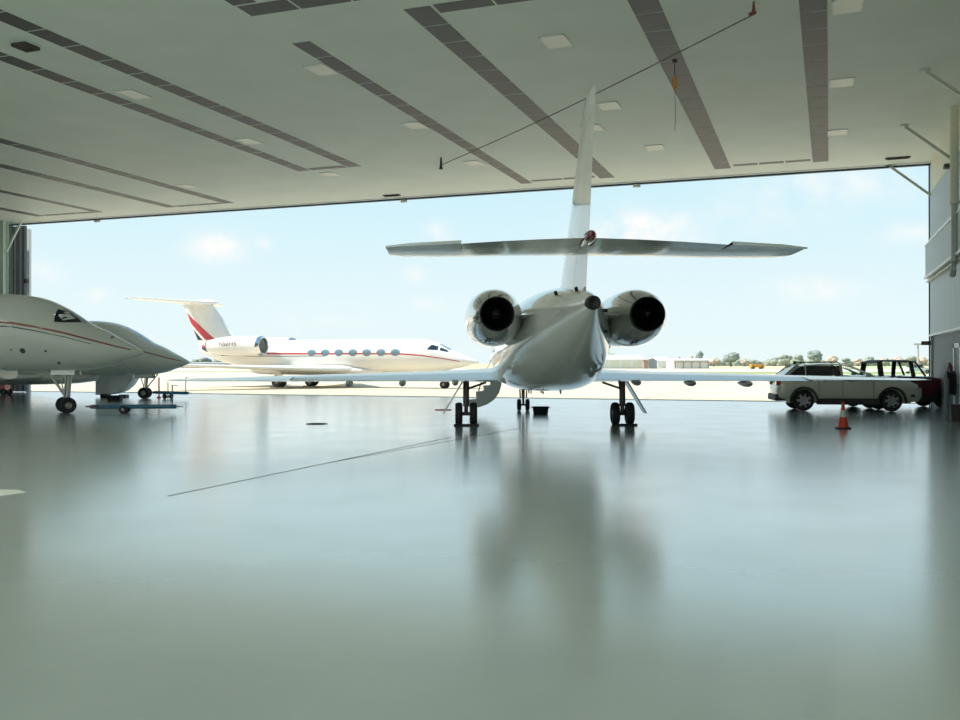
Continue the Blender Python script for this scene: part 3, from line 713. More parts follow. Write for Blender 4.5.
b = NB(); lathe(b, [(-.70,.01),(-.66,.05),(-.5,.06),(-.4,.045),(-.35,.01)], 'Z', seg=12); obj('handle', b, M['amber'], t, True)
b = NB(); tube(b, [(0,0,-.7),(0.02,0,-1.3),(0,0,-1.75)], .008, 6); obj('pull_cord', b, M['cable'], t)

# ------------------------------------------------------------------ right wall fittings
for y, lab in ((28.0,'nearest the camera'),(34.3,'middle one by the grey siding'),(41.0,'across the corner of the door opening')):
    b = NB(); beam(b, (2.88,y,HC-.06), (XR+.02,y,8.42), .09, .09); box(b, 2.72, 2.98, y-.1, y+.1, HC-.03, HC-.002)
    tag(obj('diagonal_brace', b, M['steelpaint']), 'grey diagonal brace from ceiling to right wall, %s' % lab, 'brace', 'ceiling braces on the right')
t = empty('downpipe', (4.2, 29.4-0.0, 0)); t.location = (4.13, 32.4, 0)
tag(t, 'thick vertical pipe running down the right wall from the ceiling', 'pipe')
b = NB(); lathe(b, [(6.7,.13),(6.72,.15),(6.8,.15),(6.82,.125),(HC,.125)], 'Z', seg=20); obj('upper_pipe', b, M['cream'], t, True)
b = NB(); tube(b, [(0,0,6.72),(0,0,4.9),(-.03,.05,4.65),(-.03,.2,4.5),(-.03,.35,4.55)], .1, 16); obj('lower_pipe', b, M['steelpaint'], t, True)
p = at(947, 30.9, 8.25)
t = empty('wall_camera', p); tag(t, 'small dark camera on a bracket high in the ceiling corner', 'camera')
b = NB(); tube(b, [(.35,0,.1),(0,0,.08)], .025, 8); obj('bracket', b, M['steelpaint'], t)
b = NB(); box(b, -.1, .1, -.22, .12, -.06, .08, bev=.02); obj('housing', b, M['ceilvent'], t)
b = NB(); box(b, XR-.32, XR+.02, YO+.0, YO+.14, 2.42, 2.58, bev=.02, mi=0); box(b, XR-.24, XR-.08, YO-.02, YO+.01, 2.45, 2.55, mi=1)
tag(obj('signal_box', b, [M['ceilvent'], M['maroonline']]), 'small dark box sticking out of the right door jamb', 'box')
# extinguisher on lower wall
p = (XR-.06, 34.9, 1.22)
t = empty('fire_extinguisher', p); tag(t, 'dark red extinguisher hung on the lower right wall beyond the door', 'extinguisher')
b = NB(); lathe(b, [(0,.02),(.01,.10),(.34,.10),(.42,.06),(.45,.03)], 'Z', seg=20); obj('cylinder', b, M['beacon'], t, True)
b = NB(); tube(b, [(0,0,.44),(0,0,.5)], .02, 8); tube(b, [(0,0,.48),(-.1,0,.45),(-.12,0,.25)], .012, 8); obj('valve_hose', b, M['black'], t)
b = NB(); box(b, .05, .155, -.05, .05, .1, .3); obj('bracket', b, M['steelpaint'], t)
# hose reel
p = at(958.5, 30.0); 
t = empty('hose_reel', (XR-.22, p.y, 1.05)); tag(t, 'round dark hose reel on the right wall at the picture edge', 'hose reel')
b = NB(); lathe(b, [(-.14,.06),(-.14,.40),(-.11,.42),(-.09,.36),(.09,.36),(.11,.42),(.14,.40),(.14,.06)], 'X', seg=36); obj('reel', b, M['black'], t, True)
b = NB(); 
for k in range(5): lathe(b, [(-.09+k*.04,.36),(-.08+k*.04,.385),(-.07+k*.04,.385),(-.06+k*.04,.36)], 'X', seg=36)
obj('hose', b, M['rubber'], t, True)
b = NB(); box(b, .1, .31, -.04, .04, -.04, .04); obj('bracket', b, M['steelpaint'], t)
# post and bin
p = gnd(946.5, 421); b = NB(); lathe(b, [(0,.12),(.02,.12),(.03,.07),(1.2,.07),(1.25,.05),(1.26,.002)], 'Z', seg=20, cap=True)
tag(obj('bollard', b, M['concretegrey'], None, True, loc=(p.x,p.y,0)), 'thin grey steel post standing beside the dark bin at right', 'bollard')
p = gnd(955, 421); t = empty('waste_bin', (p.x+.02,p.y,0)); tag(t, 'dark brown bin on the floor by the right wall', 'bin')
b = NB(); loft(b, [[(x*q,y*q,z) for x,y in ((-.14,-.14),(.14,-.14),(.14,.14),(-.14,.14))] for q,z in ((.85,0),(1,.42),(1.08,.42),(1.08,.46),(.95,.46),(.8,.03))]); obj('bin_body', b, M['darkbin'], t)
b = NB(); box(b, -.15,.15,-.15,.15,.46,.49, bev=.01); obj('lid', b, M['black'], t)

# ------------------------------------------------------------------ left side: stacked sliding doors, column
for k in range(4):
    b = NB(); x1 = -42.9-.35*k
    y = YO+.15+.28*k
    box(b, x1-1.3, x1, y, y+.12, .06, HC-.12)
    lf = tag(obj('door_2' if k == 0 else 'door_%d' % (k+2), b, M['leaf']), kind='structure')
    b = NB(); box(b, x1-.06, x1+.02, y-.03, y+.15, .06, HC-.12); obj('edge_post', b, M['doorgrey'], lf)
b = NB(); box(b, -44.05, -43.83, YO+1.40, YO+1.55, 0, HC-.1); struct('trim_40', b, M['farwhite'])
b = NB(); box(b, -43.22, -43.18, 39.95, 40.25, 0, HC); box(b, -43.33, -43.07, 40.25, 40.28, 0, HC); box(b, -43.33, -43.07, 39.92, 39.95, 0, HC); struct('trim_41', b, M['greendoor'])
b = NB(); beam(b, (-43.05,40.1,8.0), (-41.9,40.1,HC-.06), .10, .10); tag(obj('diagonal_brace', b, M['greendoor']), 'pale green brace beside the left column up to the ceiling', 'brace')
b = NB(); box(b, -42.95,-42.7, YO+.1, YO+.3, 6.3, 6.55, bev=.03); tag(obj('door_latch', b, M['ceilvent']), 'small dark latch on the edge of the stacked left doors', 'latch')

# small red cart at far left
p = at(4, 49.0)
t = empty('service_cart', (p.x-.35, p.y, 0), YAW); tag(t, 'small red wheeled cart at the far left behind the nearest jet', 'cart')
b = NB(); box(b, -.6, .45, -.3, .3, .22, .62, bev=.04); obj('cart_body', b, M['red'], t)
b = NB(); box(b, .15,.5,-.28,.28,.63,.72, bev=.02); obj('cart_top', b, M['whiteplastic'], t)
for x in (-.4, .4):
    for s_ in (-1, 1): wheel('wheel', t, x, s_*.3, .17, .1, rot=PI/2)

# ------------------------------------------------------------------ towbars
def towbar(name, label, p, q, z, m, rodpx, group='towbars'):
    """p: head on the nose gear, q: tow eye"""
    p, q = Vector(p), Vector(q); d = q-p; L = d.length; t = empty(name, (p.x,p.y,0), math.atan2(d.y, d.x)); tag(t, label, 'towbar', group)
    b = NB(); tube(b, [(0,0,z),(L-.15,0,z)], .075, 14); obj('bar', b, M[m], t, True)
    b = NB(); box(b, -.05,.18,-.16,.16,z-.06,z+.06, bev=.015); 
    for s_ in (-1,1): tube(b, [(0,s_*.14,z),(-.18,s_*.18,z+.02)], .025, 8)
    obj('tow_head', b, M['strut'], t)
    b = NB(); lathe(b, [(-.02,.04),(-.02,.08),(.02,.08),(.02,.04),(-.02,.04)], 'Z', c=(L,0,z), seg=20); tube(b, [(L-.2,0,z),(L-.06,0,z)], .03, 10); obj('tow_eye', b, M['metal'], t, True)
    b = NB(); x = rodpx*L; tube(b, [(x,0,z),(x,0,z+.72)], .022, 8); tube(b, [(x-.02,0,z+.72),(x+.2,0,z+.72)], .012, 8); obj('lift_handle', b, M[m], t)
    b = NB(); x = .36*L; tube(b, [(x,-.2,.13),(x,.2,.13)], .02, 8); tube(b, [(x,0,.13),(x,0,z)], .03, 8); ax = obj('axle', b, M['strut'], t)
    for s_ in (-1,1): wheel('wheel', ax, x, s_*.2, .13, .08, rot=PI/2)
    return t
pa = at(93, 31.3); qa = at(181, 31.5)
towbar('towbar', 'long teal towbar on the floor ahead of the nearest left jet', pa, qa, .22, 'tealpaint', .90)
pb = at(156, 44.2); qb = at(190, 43.0)
towbar('towbar', 'shorter blue towbar at the nose wheel of the jet beyond', pb, qb, .30, 'bluepaint', .88)
p = at(159, 45.0); b = NB(); tube(b, [(0,0,0),(0,0,.06)], .1, 14); tube(b, [(0,0,.05),(0,0,1.0)], .035, 10)
tag(obj('marker_post', b, M['orange'], None, loc=(p.x,p.y,0)), 'thin red post standing by the blue towbar', 'post')
p = at(168, 46.0); b = NB(); tube(b, [(0,0,0),(0,0,.05)], .1, 14); tube(b, [(0,0,.05),(0,0,.75)], .025, 10)
tag(obj('marker_post', b, M['amber'], None, loc=(p.x,p.y,0)), 'thin amber post between the red post and the towbar end', 'post')

# tubs and tray
def tub(px, py, w, label):
    p = gnd(px, py); t = empty('drip_tub', (p.x,p.y,0), YAW); tag(t, label, 'tub', 'black drip tubs')
    b = NB(); h = .23; r0 = [(-w,-.18),(w,-.18),(w,.18),(-w,.18)]
    loft(b, [[(x*q,y*q,z) for x,y in r0] for q,z in ((.88,0),(1,h),(1.07,h),(1.07,h+.02),(.95,h+.02),(.85,.02))]); obj('tub_body', b, M['black'], t)
    b = NB(); 
    for s_ in (-1,1): tube(b, [(s_*w*1.05,-.08,h),(s_*w*1.2,-.08,h-.02),(s_*w*1.2,.08,h-.02),(s_*w*1.05,.08,h)], .012, 6)
    obj('handle', b, M['strut'], t)
tub(540.5, 414, .26, 'black tub on the floor beside the nose wheel of the centre jet')
tub(115, 401, .30, 'black tub on the floor under the second jet at left')
p = gnd(317, 424); b = NB()
lathe(b, [(0,.30),(.012,.30),(.016,.27),(.016,.001)], 'Z', seg=28, cap=True)
for k in range(5): box(b, -.2,.2,-.16+k*.08-.012,-.16+k*.08+.012,.016,.02)
tag(obj('drain_cover', b, M['ceilvent'], None, loc=(p.x,p.y,0)), 'round dark drain cover flat on the floor left of centre', 'drain cover')
# floor seams as thin trims
def seam(i, p, q, w=.03):
    p, q = gnd(*p), gnd(*q); b = NB(); n = (q-p).normalized(); s_ = Vector((-n.y,n.x,0))*w/2
    loft(b, [[p-s_, p+s_, p+s_+Vector((0,0,.004)), p-s_+Vector((0,0,.004))], [q-s_, q+s_, q+s_+Vector((0,0,.004)), q-s_+Vector((0,0,.004))]]); struct('trim_%d'%i, b, M['seal'])
seam(50, (168,496), (452,437), .022); seam(51, (330,462.5), (520,428), .008)
q = [gnd(-6,489.5), gnd(18,490), gnd(27,492.5), gnd(-6,497)]  # thin pale slab imitating a patch of sunlight on the floor
b = NB(); loft(b, [[(v.x,v.y,.001) for v in q], [(v.x,v.y,.004) for v in q]]); tag(obj('sun_patch', b, M['sunpatch']), 'pale flat patch of painted sunlight on the floor at the left edge', 'sun patch')

# ------------------------------------------------------------------ traffic cone
p = gnd(843, 428.5); t = empty('traffic_cone', (p.x,p.y,0)); tag(t, 'orange red traffic cone with a white band in front of the pale car', 'cone')
b = NB(); box(b, -.19,.19,-.19,.19,0,.035, bev=.012); obj('base', b, M['rubber'], t)
b = NB(); lathe(b, [(.035,.145),(.06,.13),(.30,.087),(.48,.057),(.68,.028),(.70,.022),(.70,.001)], 'Z', seg=28); obj('cone_body', b, M['orange'], t, True)
b = NB(); lathe(b, [(.30,.091),(.48,.061)], 'Z', seg=28); obj('reflective_band', b, M['whiteplastic'], t, True)

# ------------------------------------------------------------------ vehicles
def ring_x(x, prof): return [(x, y, z) for y, z in prof]
def cut_cyl(o, cuts):
    bpy.context.view_layer.update()
    for (x, y0, y1, z, r) in cuts:
        cb = NB(); lathe(cb, [(y0,r),(y1,r)], 'Y', c=(x,0,z), seg=40, cap=True)
        c = obj('cutter', cb, M['black']); c.matrix_world = o.matrix_world
        md = o.modifiers.new('b','BOOLEAN'); md.operation='DIFFERENCE'; md.object=c; md.solver='EXACT'
        bpy.context.view_layer.update()
        me = bpy.data.meshes.new_from_object(o.evaluated_get(bpy.context.evaluated_depsgraph_get()))
        o.modifiers.clear(); o.data = me; bpy.data.objects.remove(c)
def vehicle(name, label, s, loc, rot):
    root = empty(name, loc, rot); tag(root, label, s['cat'])
    W = s['W']; P = M[s['paint']]
    rings = []
    for x, zt, k in smooth_cols(s['top'], 3):   # x, top height, width factor
        w = W*k; zbm = s['zb'](x)
        half = [(w*.86,zbm),(w*.97,zbm+.14),(w,.62),(w*.995,.85),(w*.96,max(zt-.10,.7)),(w*.90,zt-.02),(w*.6,zt+.02)]
        rings.append(ring_x(x, half + [(-y,z) for y,z in reversed(half)]))
    b = NB(); loft(b, rings); body = obj('body', b, [P], root, True)
    cut_cyl(body, [(x, -W-.3, -W+.28, s['r'], s['r']+.075) for x in s['wx']] + [(x, W-.28, W+.3, s['r'], s['r']+.075) for x in s['wx']])
    for p_ in body.data.polygons: p_.use_smooth = True
    try: body.data.set_sharp_from_angle(angle=R(30))
    except Exception: pass
    # dark lower cladding
    for sg in (-1, 1):
        b = NB()
        for x in s['wx']:
            n = 20; r1, r2 = s['r']+.055, s['r']+.13
            rr = []
            for k in range(n+1):
                t = PI*k/n*1.12-PI*.06; rr.append([(x+r1*math.cos(t), sg*(W-.02), s['r']+r1*math.sin(t)), (x+r2*math.cos(t), sg*(W-.02), s['r']+r2*math.sin(t)), (x+r2*math.cos(t), sg*(W+.02), s['r']+r2*math.sin(t)), (x+r1*math.cos(t), sg*(W+.025), s['r']+r1*math.sin(t))])
            loft(b, rr)
        box(b, s['wx'][0]+s['r']+.06, s['wx'][1]-s['r']-.06, sg*W-.06, sg*W+.015, .24, .46, bev=.02)
        obj('side_cladding', b, M[s.get('clad','cladding')], root)
        for x in s['wx']:
            w = wheel('wheel', root, x, sg*(W-.13), s['r'], .23, rot=PI/2, hub='metal' if s.get('spokes') else 'strut')
            if s.get('spokes'):
                b = NB()
                for k in range(s['spokes']):
                    t = 2*PI*k/s['spokes']; beam(b, (0,0,0), (0, s['r']*.66*math.cos(t), s['r']*.66*math.sin(t)), .03, .09)
                lathe(b, [(-.02,s['r']*.62),(.03,s['r']*.60),(.03,s['r']*.70),(-.02,s['r']*.70)], 'X', seg=32)
                lathe(b, [(-.03,.07),(.03,.07),(.035,.002)], 'X', seg=20)
                obj('wheel_rim', b, M['metal'], w, loc=((.10 if sg > 0 else -.10),0,0))
    # greenhouse
    zr = s['gz']; x0, x1, x2, x3 = s['gx']; wb, wt = W*.93, W*.72; zbt = s['belt']
    def gp(x, z, sg): return Vector((x, sg*(wb+(wt-wb)*(z-zbt)/(zr-zbt)), z))
    roof = [(x, z) for x, z in s['roof']]
    b = NB(); rr = []
    for x, z in roof:
        w_ = wt*(1.0 if z > zr-.12 else 1.03)
        rr.append([(x,-w_,z-.05),(x,-w_*.97,z-.01),(x,-w_*.6,z+.015),(x,0,z+.022),(x,w_*.6,z+.015),(x,w_*.97,z-.01),(x,w_,z-.05),(x,w_*.5,z-.05),(x,-w_*.5,z-.05)])
    loft(b, rr); obj('roof', b, M['cladding'] if s.get('pillarmat') else P, root, True)
    for sg in (-1, 1):
        for (xa, xb, wd) in s['pillars']:
            b = NB(); beam(b, gp(xa, zbt-.03, sg)*1, gp(xb, zr-.03, sg), .05, wd); obj('pillar', b, M[s.get('pillarmat', s['paint'])], root)
        for nm, mt, poly in s['panes']:
            b = NB(); loft(b, [[gp(x, z, sg)+Vector((0,sg*o_,0)) for x, z in poly] for o_ in (-.006, .006)]); obj(nm, b, M[mt], root)
    # windscreen and rear glass
    for nm, mt, (xa, za), (xb, zb_) in s['screens']:
        b = NB(); ya = wb*.95; yb = wt*.97
        loft(b, [[(xa+o_,-ya,za),(xa+o_,ya,za),(xb+o_,yb,zb_),(xb+o_,-yb,zb_)] for o_ in (-.006,.006)]); obj(nm, b, M[mt], root)
    return root
suv = dict(cat='car', W=.96, paint='carpaint', r=.38, wx=(.96,4.06), spokes=7, belt=1.27, gz=1.69,
    zb=lambda x: .28 if .3 < x < 4.8 else .36,
    top=[(0.0,.85,.80),(.05,.98,.90),(.12,1.12,.95),(.3,1.24,.985),(.8,1.27,1),(2.4,1.27,1),(3.4,1.265,1),(3.7,1.25,1),(4.2,1.20,.99),(4.6,1.12,.965),(4.9,1.0,.91),(5.05,.88,.84),(5.14,.72,.76)],
    gx=(.2,.57,2.48,3.5), roof=[(.52,1.52),(.72,1.60),(1.0,1.66),(1.4,1.70),(1.9,1.72),(2.35,1.70),(2.62,1.64),(2.85,1.56)],
    pillars=[(.30,.80,.17),(1.02,1.05,.10),(2.32,2.3,.09),(3.48,2.55,.07)],
    panes=[('rear_side_window','carglass',[(.42,1.29),(.98,1.29),(1.0,1.60),(.75,1.53)]),('rear_door_window','carglass',[(.99,1.29),(2.3,1.29),(2.3,1.64),(1.3,1.635),(1.0,1.60)]),('front_door_window','glassclear',[(2.36,1.29),(3.25,1.29),(2.75,1.56),(2.5,1.64),(2.36,1.64)])],
    screens=[('windscreen','glassclear',(3.52,1.26),(2.75,1.60)),('rear_window','carglass',(.14,1.22),(.60,1.55))])
ps = at(777, 32.9); pe = at(921, 32.2); dS = (pe-ps).normalized()
rotS = math.atan2(dS.y, dS.x)
side = Vector((-dS.y, dS.x, 0))*.96
car = vehicle('suv', 'pale champagne SUV parked side-on inside the hangar at right', suv, ps+side*.9, rotS); car.scale = (.955,.955,.98)
b = NB(); 
for sg in (-1,1): box(b, -.02,.2,sg*.62-(.0 if sg>0 else .26),sg*.62+(.26 if sg>0 else 0),.92,1.14, bev=.02)
obj('tail_lamp', b, M['lamp_red'], car)
for sg in (-1,1):
    b = NB(); loft(b, [[(4.62,sg*.90,1.0),(4.62,sg*.90,1.12),(4.62,sg*.6,1.12),(4.62,sg*.6,1.0)],[(5.02,sg*.80,.86),(4.97,sg*.80,.97),(5.06,sg*.5,.97),(5.1,sg*.5,.86)]]); obj('headlamp', b, M['lamp_clear'], car)
b = NB()
box(b, -.06,.34,-.86,.86,.36,.60, bev=.05); obj('rear_bumper', b, M['cladding'], car)
b = NB(); box(b, 4.9,5.2,-.72,.72,.34,.55, bev=.05); obj('front_bumper', b, M['cladding'], car)
for sg in (-1,1):
    b = NB(); box(b, 4.72,4.86,sg*.88-.03,sg*.88+.03,.52,.62, bev=.01); obj('fog_lamp', b, M['black'], car)
    b = NB(); tube(b, [(.85,sg*.62,1.69),(.95,sg*.62,1.76),(2.2,sg*.62,1.775),(2.32,sg*.62,1.71)], .018, 8); obj('roof_rail', b, M['cladding'], car)
b = NB(); tube(b, [(.85,0,1.69),(.78,0,1.80)], .05, 8); obj('roof_antenna', b, M['cladding'], car)
for sg in (-1,1):
    for x in (.99+.5, 2.33, 3.42): b = NB(); box(b, x-.006,x+.006,sg*.955-.008,sg*.955+.008,.5,1.22); obj('door_seam', b, M['cladding'], car)
b = NB()
for sg in (-1,1):
    for x in (1.62, 2.5): box(b, x,x+.2,sg*.955-.02,sg*.955+.03,1.05,1.09, bev=.01)
obj('door_handle', b, M['chrome'], car)
b = NB()
for sg in (-1,1): box(b, 3.1,3.28,sg*1.06-.09,sg*1.06+.09,1.22,1.38, bev=.04)
obj('wing_mirror', b, M['carpaint'], car)
b = NB(); 
for sg in (-1,1): box(b, 2.2,2.35,sg*.38-.22,sg*.38+.22,.9,1.40, bev=.05)
obj('front_seat', b, M['cladding'], car)

pick = dict(cat='pickup truck', W=.86, paint='maroon', r=.36, wx=(1.15,3.95), belt=1.22, gz=1.78, clad='cladding', pillarmat='cladding',
    zb=lambda x: .32,
    top=[(0,.98,.93),(.08,1.05,.99),(.5,1.06,1),(1.3,1.06,1),(1.42,1.2,1),(3.1,1.2,1),(3.5,1.18,.99),(4.0,1.10,.97),(4.3,1.02,.92),(4.5,.86,.82)],
    gx=(1.42,1.45,2.9,3.3), roof=[(1.42,1.75),(1.65,1.80),(2.7,1.80),(2.94,1.76)],
    pillars=[(1.54,1.56,.2),(2.78,2.74,.15),(3.24,2.92,.07)],
    panes=[('cab_window','glassclear',[(1.66,1.24),(2.68,1.24),(2.65,1.74),(1.66,1.74)]),('vent_window','glassclear',[(2.86,1.24),(3.14,1.24),(2.92,1.66),(2.86,1.70)])],
    screens=[('windscreen','glassclear',(3.28,1.22),(2.94,1.74)),('rear_window','glassclear',(1.46,1.24),(1.48,1.74))])
pe = at(947, 35.6); pd = Vector((math.cos(YAW+R(2)), math.sin(YAW+R(2)), 0))
pp = pe - pd*4.5
truck = vehicle('pickup_truck', 'dark maroon pickup truck mostly hidden behind the pale SUV', pick, pp, YAW+R(2))
for sg in (-1,1): b = NB(); box(b, 4.25,4.44,sg*.62-.12,sg*.62+.12,.82,.98, bev=.02); obj('headlamp', b, M['lamp_red'], truck)
b = NB(); box(b, 4.3,4.56,-.8,.8,.4,.58, bev=.04); obj('front_bumper', b, M['cladding'], truck)

# ------------------------------------------------------------------ distance: buildings
def far_box(name, label, cat, d, px0, px1, h, depth, wm, rm, roofh=.8, parts=None, rot=0, base=0):
    p = at((px0+px1)/2, d); w = (px1-px0)*d/F/2
    t = empty(name, (p.x,p.y,0), YAW+rot); tag(t, label, cat)
    b = NB(); box(b, -w,w,0,depth,0,h); obj('wall', b, M[wm], t)
    b = NB(); loft(b, [[(x,-.4,h),(x,depth/2,h+roofh),(x,depth+.4,h),(x,depth+.4,h-.15),(x,-.4,h-.15)] for x in (-w-.3,w+.3)]); obj('roof', b, M[rm], t)
    return t, w
t, w = far_box('airport_hangar', 'long low white hangar far off just right of the centre jet', 'building', 292, 596, 643, 2.9, 12, 'farwhite', 'farroof', 1.3)
b = NB()
for k in range(4): box(b, -w+1+k*3.6, -w+3.6+k*3.6, -.1, 0, 0, 2.3)
obj('hangar_door', b, M['cream'], t)
t, w = far_box('brown_annex', 'small brown wall building between the long hangar and grey shed', 'building', 283, 643.8, 648.2, 2.6, 2, 'farbrown', 'farbrown', .3)
p = at(652.8, 286); t = empty('grey_shed', (p.x,p.y,0), YAW); tag(t, 'grey gabled shed far off between the white hangars', 'building')
b = NB(); loft(b, [[(-1.35,y,0),(1.35,y,0),(1.35,y,2.4),(0,y,3.3),(-1.35,y,2.4)] for y in (0,5)]); obj('wall', b, M['fargrey'], t)
b = NB(); 
for sg in (-1,1): beam(b, (sg*.75,-.3,2.92), (sg*.75,5.3,2.92), 1.75, .06)
bm_ = b
obj('roof', b, M['farroof'], t).rotation_euler = (0,0,0)
t, w = far_box('airport_hangar', 'plain white hangar beside the grey gabled shed', 'building', 315, 657.5, 671.5, 2.6, 10, 'farwhite', 'farroof', 1.2)
t, w = far_box('open_hangar', 'white open-fronted hangar with thin posts, right end of the row', 'building', 288, 674, 709, 2.6, 12, 'farwhite', 'farroof', .5)
b = NB(); box(b, -w,w,-.6,-.3,1.95,2.15)
obj('beam', b, M['farbrown'], t)
for k in range(5):
    b = NB(); x = -w+.3+k*(2*w-.6)/4; box(b, x-.12,x+.12,-.6,-.35,0,2.0); obj('post', b, M['farbrown'], t)
p = at(605.5, 330); t = empty('control_tower', (p.x,p.y,0), YAW); tag(t, 'white control tower with dark glass top beside the centre jet tail', 'tower')
b = NB(); box(b, -1.3,1.3,-1.3,1.3,0,6.9); box(b, 1.3,3.0,-1.3,1.5,0,5.2); obj('tower_shaft', b, M['farwhite'], t)
b = NB(); loft(b, [[(-a_,-a_,z),(a_,-a_,z),(a_,a_,z),(-a_,a_,z)] for a_, z in ((1.35,6.9),(1.8,8.5))]); obj('tower_glass', b, M['glassdark'], t)
b = NB(); box(b, -1.9,1.9,-1.9,1.9,8.5,8.7); obj('tower_roof', b, M['fargrey'], t)
t, w = far_box('low_terminal', 'low pale building row far off at left beneath the big jet tail', 'building', 330, 190, 246, 1.6, 12, 'farbrown', 'fargrey', .4)
t, w = far_box('low_shed', 'small pale shed far off at left of the low building row', 'building', 345, 168, 189, 1.9, 10, 'farbrown', 'fargrey', .5)
# orange vehicle, parked aircraft, mast
p = at(757, 262); t = empty('orange_truck', (p.x,p.y,0), YAW); tag(t, 'tiny orange service truck on the far taxiway', 'truck')
b = NB(); box(b, -1.9,.9,-.9,.9,.45,1.35, bev=.06); box(b, .95,1.9,-.85,.85,.45,1.25, bev=.1); obj('truck_body', b, M['amber'], t)
for x in (-1.2,1.2): 
    for s_ in (-1,1): wheel('wheel', t, x, s_*.85, .4, .22, rot=PI/2)
p = at(917.5, 150); t = empty('parked_car', (p.x,p.y,0), YAW); tag(t, 'small white car far off beyond the pickup bonnet', 'car')
b = NB(); loft(b, [[(x,-.8*k,.35),(x,.8*k,.35),(x,.8*k,z),(x,-.8*k,z)] for x,z,k in ((-1.9,.8,.9),(-1.8,.95,1),(1.1,.95,1),(1.8,.8,.95),(1.95,.6,.85))]); obj('body', b, M['farwhite'], t)
b = NB(); loft(b, [[(x,-k,z),(x,k,z),(x+dx,k*.8,z+.5),(x+dx,-k*.8,z+.5)] for x,z,k,dx in ((-1.5,.93,.75,.3),(.8,.93,.75,-.4))]); obj('cabin', b, M['carglass'], t)
for x in (-1.2,1.2): 
    for s_ in (-1,1): wheel('wheel', t, x, s_*.75, .32, .2, rot=PI/2)
p = at(918, 320); t = empty('light_mast', (p.x,p.y,0), YAW); tag(t, 'thin floodlight mast far off near the right door jamb', 'mast')
b = NB(); tube(b, [(0,0,0),(0,0,8.2)], [.5,.3], 8); obj('pole', b, M['strutlight'], t)
b = NB(); box(b, -1.5,1.5,-.2,.2,7.9,8.5); obj('lamp_bar', b, M['strutlight'], t)

# trees
def make_tree(kind, seed, squat=1.0):
    rnd = random.Random(seed); b = NB()
    for k in range(9):
        a = rnd.uniform(0, 2*PI); rr = rnd.uniform(0, 2.1); z = rnd.uniform(2.6, 6.6); r = rnd.uniform(1.3, 2.1)*(1-.07*abs(z-4.4))
        res = bmesh.ops.create_icosphere(b, subdivisions=2, radius=r, matrix=Matrix.Translation((rr*math.cos(a)*squat, rr*math.sin(a), z)))
        for v in res['verts']: v.co += Vector((rnd.uniform(-1,1), rnd.uniform(-1,1), rnd.uniform(-1,1)))*.22
    t = empty('tree')
    obj('crown', b, M[kind], t)
    b = NB(); tube(b, [(0,0,0),(.1,0,1.6),(0,.1,3.8)], [.32,.22,.12], 8)
    tube(b, [(.05,0,1.8),(.9,.3,3.4)], [.12,.06], 6); tube(b, [(.05,0,2),(-.8,-.3,3.6)], [.12,.06], 6)
    obj('trunk', b, M['bark'], t)
    return t
T = [make_tree('foliage_green', 1), make_tree('foliage_brown', 2), make_tree('foliage_dark', 3), make_tree('foliage_green', 4, 1.3)]
trees = [ # px, depth, width px, top y, kind
 (690,420,11,354,1),(699,415,9,351.5,2),(679,425,10,355,1),(668,430,9,356,3),
 (714,450,13,356,1),(731,440,18,352.5,2),(745,452,8,357,1),(753,470,7,359,0),
 (774,520,11,357,3),(786,500,16,353.5,0),(799,505,14,354,3),(816,480,16,350.5,2),(832,500,14,353,1),(846,520,12,357,0),
 (858,505,14,357,1),(868,500,12,356,3),(885,470,13,356,1),(899,470,14,355,1),(911,480,12,355,0),(922,480,12,354.5,1),(940,500,12,355,3),
 (196,470,12,358.5,0),(206,460,14,357.5,2),(217,465,12,357,3),(228,470,12,358,0),(239,480,10,359.5,2),(247,490,9,360,1),(180,480,12,359,3)]
lab = ['autumn brown tree above the open-fronted hangar','pointed dark tree behind the right end of the open-fronted hangar','thin brown tree above the left end of the open hangar','low green tree above the plain white hangar',
 'low brown tree right of the hangar row','round dark green tree standing alone right of the hangars','small bare brown tree right of the round dark one','tiny green bush near the orange truck',
 'low green tree at the left end of the long tree line','broad pale green tree above the rear of the SUV, first big one','pale green tree second in line above the SUV','tallest dark tree above the SUV roof','autumn brown tree right of the tallest one','low green tree above the SUV windscreen',
 'brown tree behind the left of the pickup cab','green tree behind the pickup cab roof','brown tree above the pickup cab front','brown tree right of the pickup cab','green tree behind the far light mast','brown tree between light mast and door jamb','green tree half hidden by the right door jamb',
 'green tree leftmost below the big jet tail','dark tree below the big jet tail, second from left','broad green tree below the big jet tail','green tree right of the broad one below the jet tail','small dark tree under the big jet engine','tiny brown tree at right end under the big jet','green tree just right of the left jet nose']
used = set()
for i, (px, d, wp, ty, k) in enumerate(trees):
    t = T[k] if k not in used else copy_tree(T[k])
    used.add(k); p = at(px, d); h = CH+(HZ-ty)*d/F; ww = wp*d/F/6.2
    t.location = (p.x, p.y, -.05); t.rotation_euler = (0,0,i*1.7); t.scale = (ww, ww, h/8.0)
    tag(t, lab[i], 'tree', 'trees along the airfield edge')
# low hedge behind
b = NB(); rnd = random.Random(5)
for px in range(660, 960, 4):
    p = at(px, 560); r = rnd.uniform(1.6, 3.0)
    res = bmesh.ops.create_icosphere(b, subdivisions=1, radius=r, matrix=Matrix.Translation((p.x, p.y, r*.5)) @ Matrix.Diagonal((1.5,1.5,1,1)))
tag(obj('hedgerow', b, M['foliage_green']), 'low continuous hedgerow on the horizon behind the trees at right', 'hedge', kind='stuff')

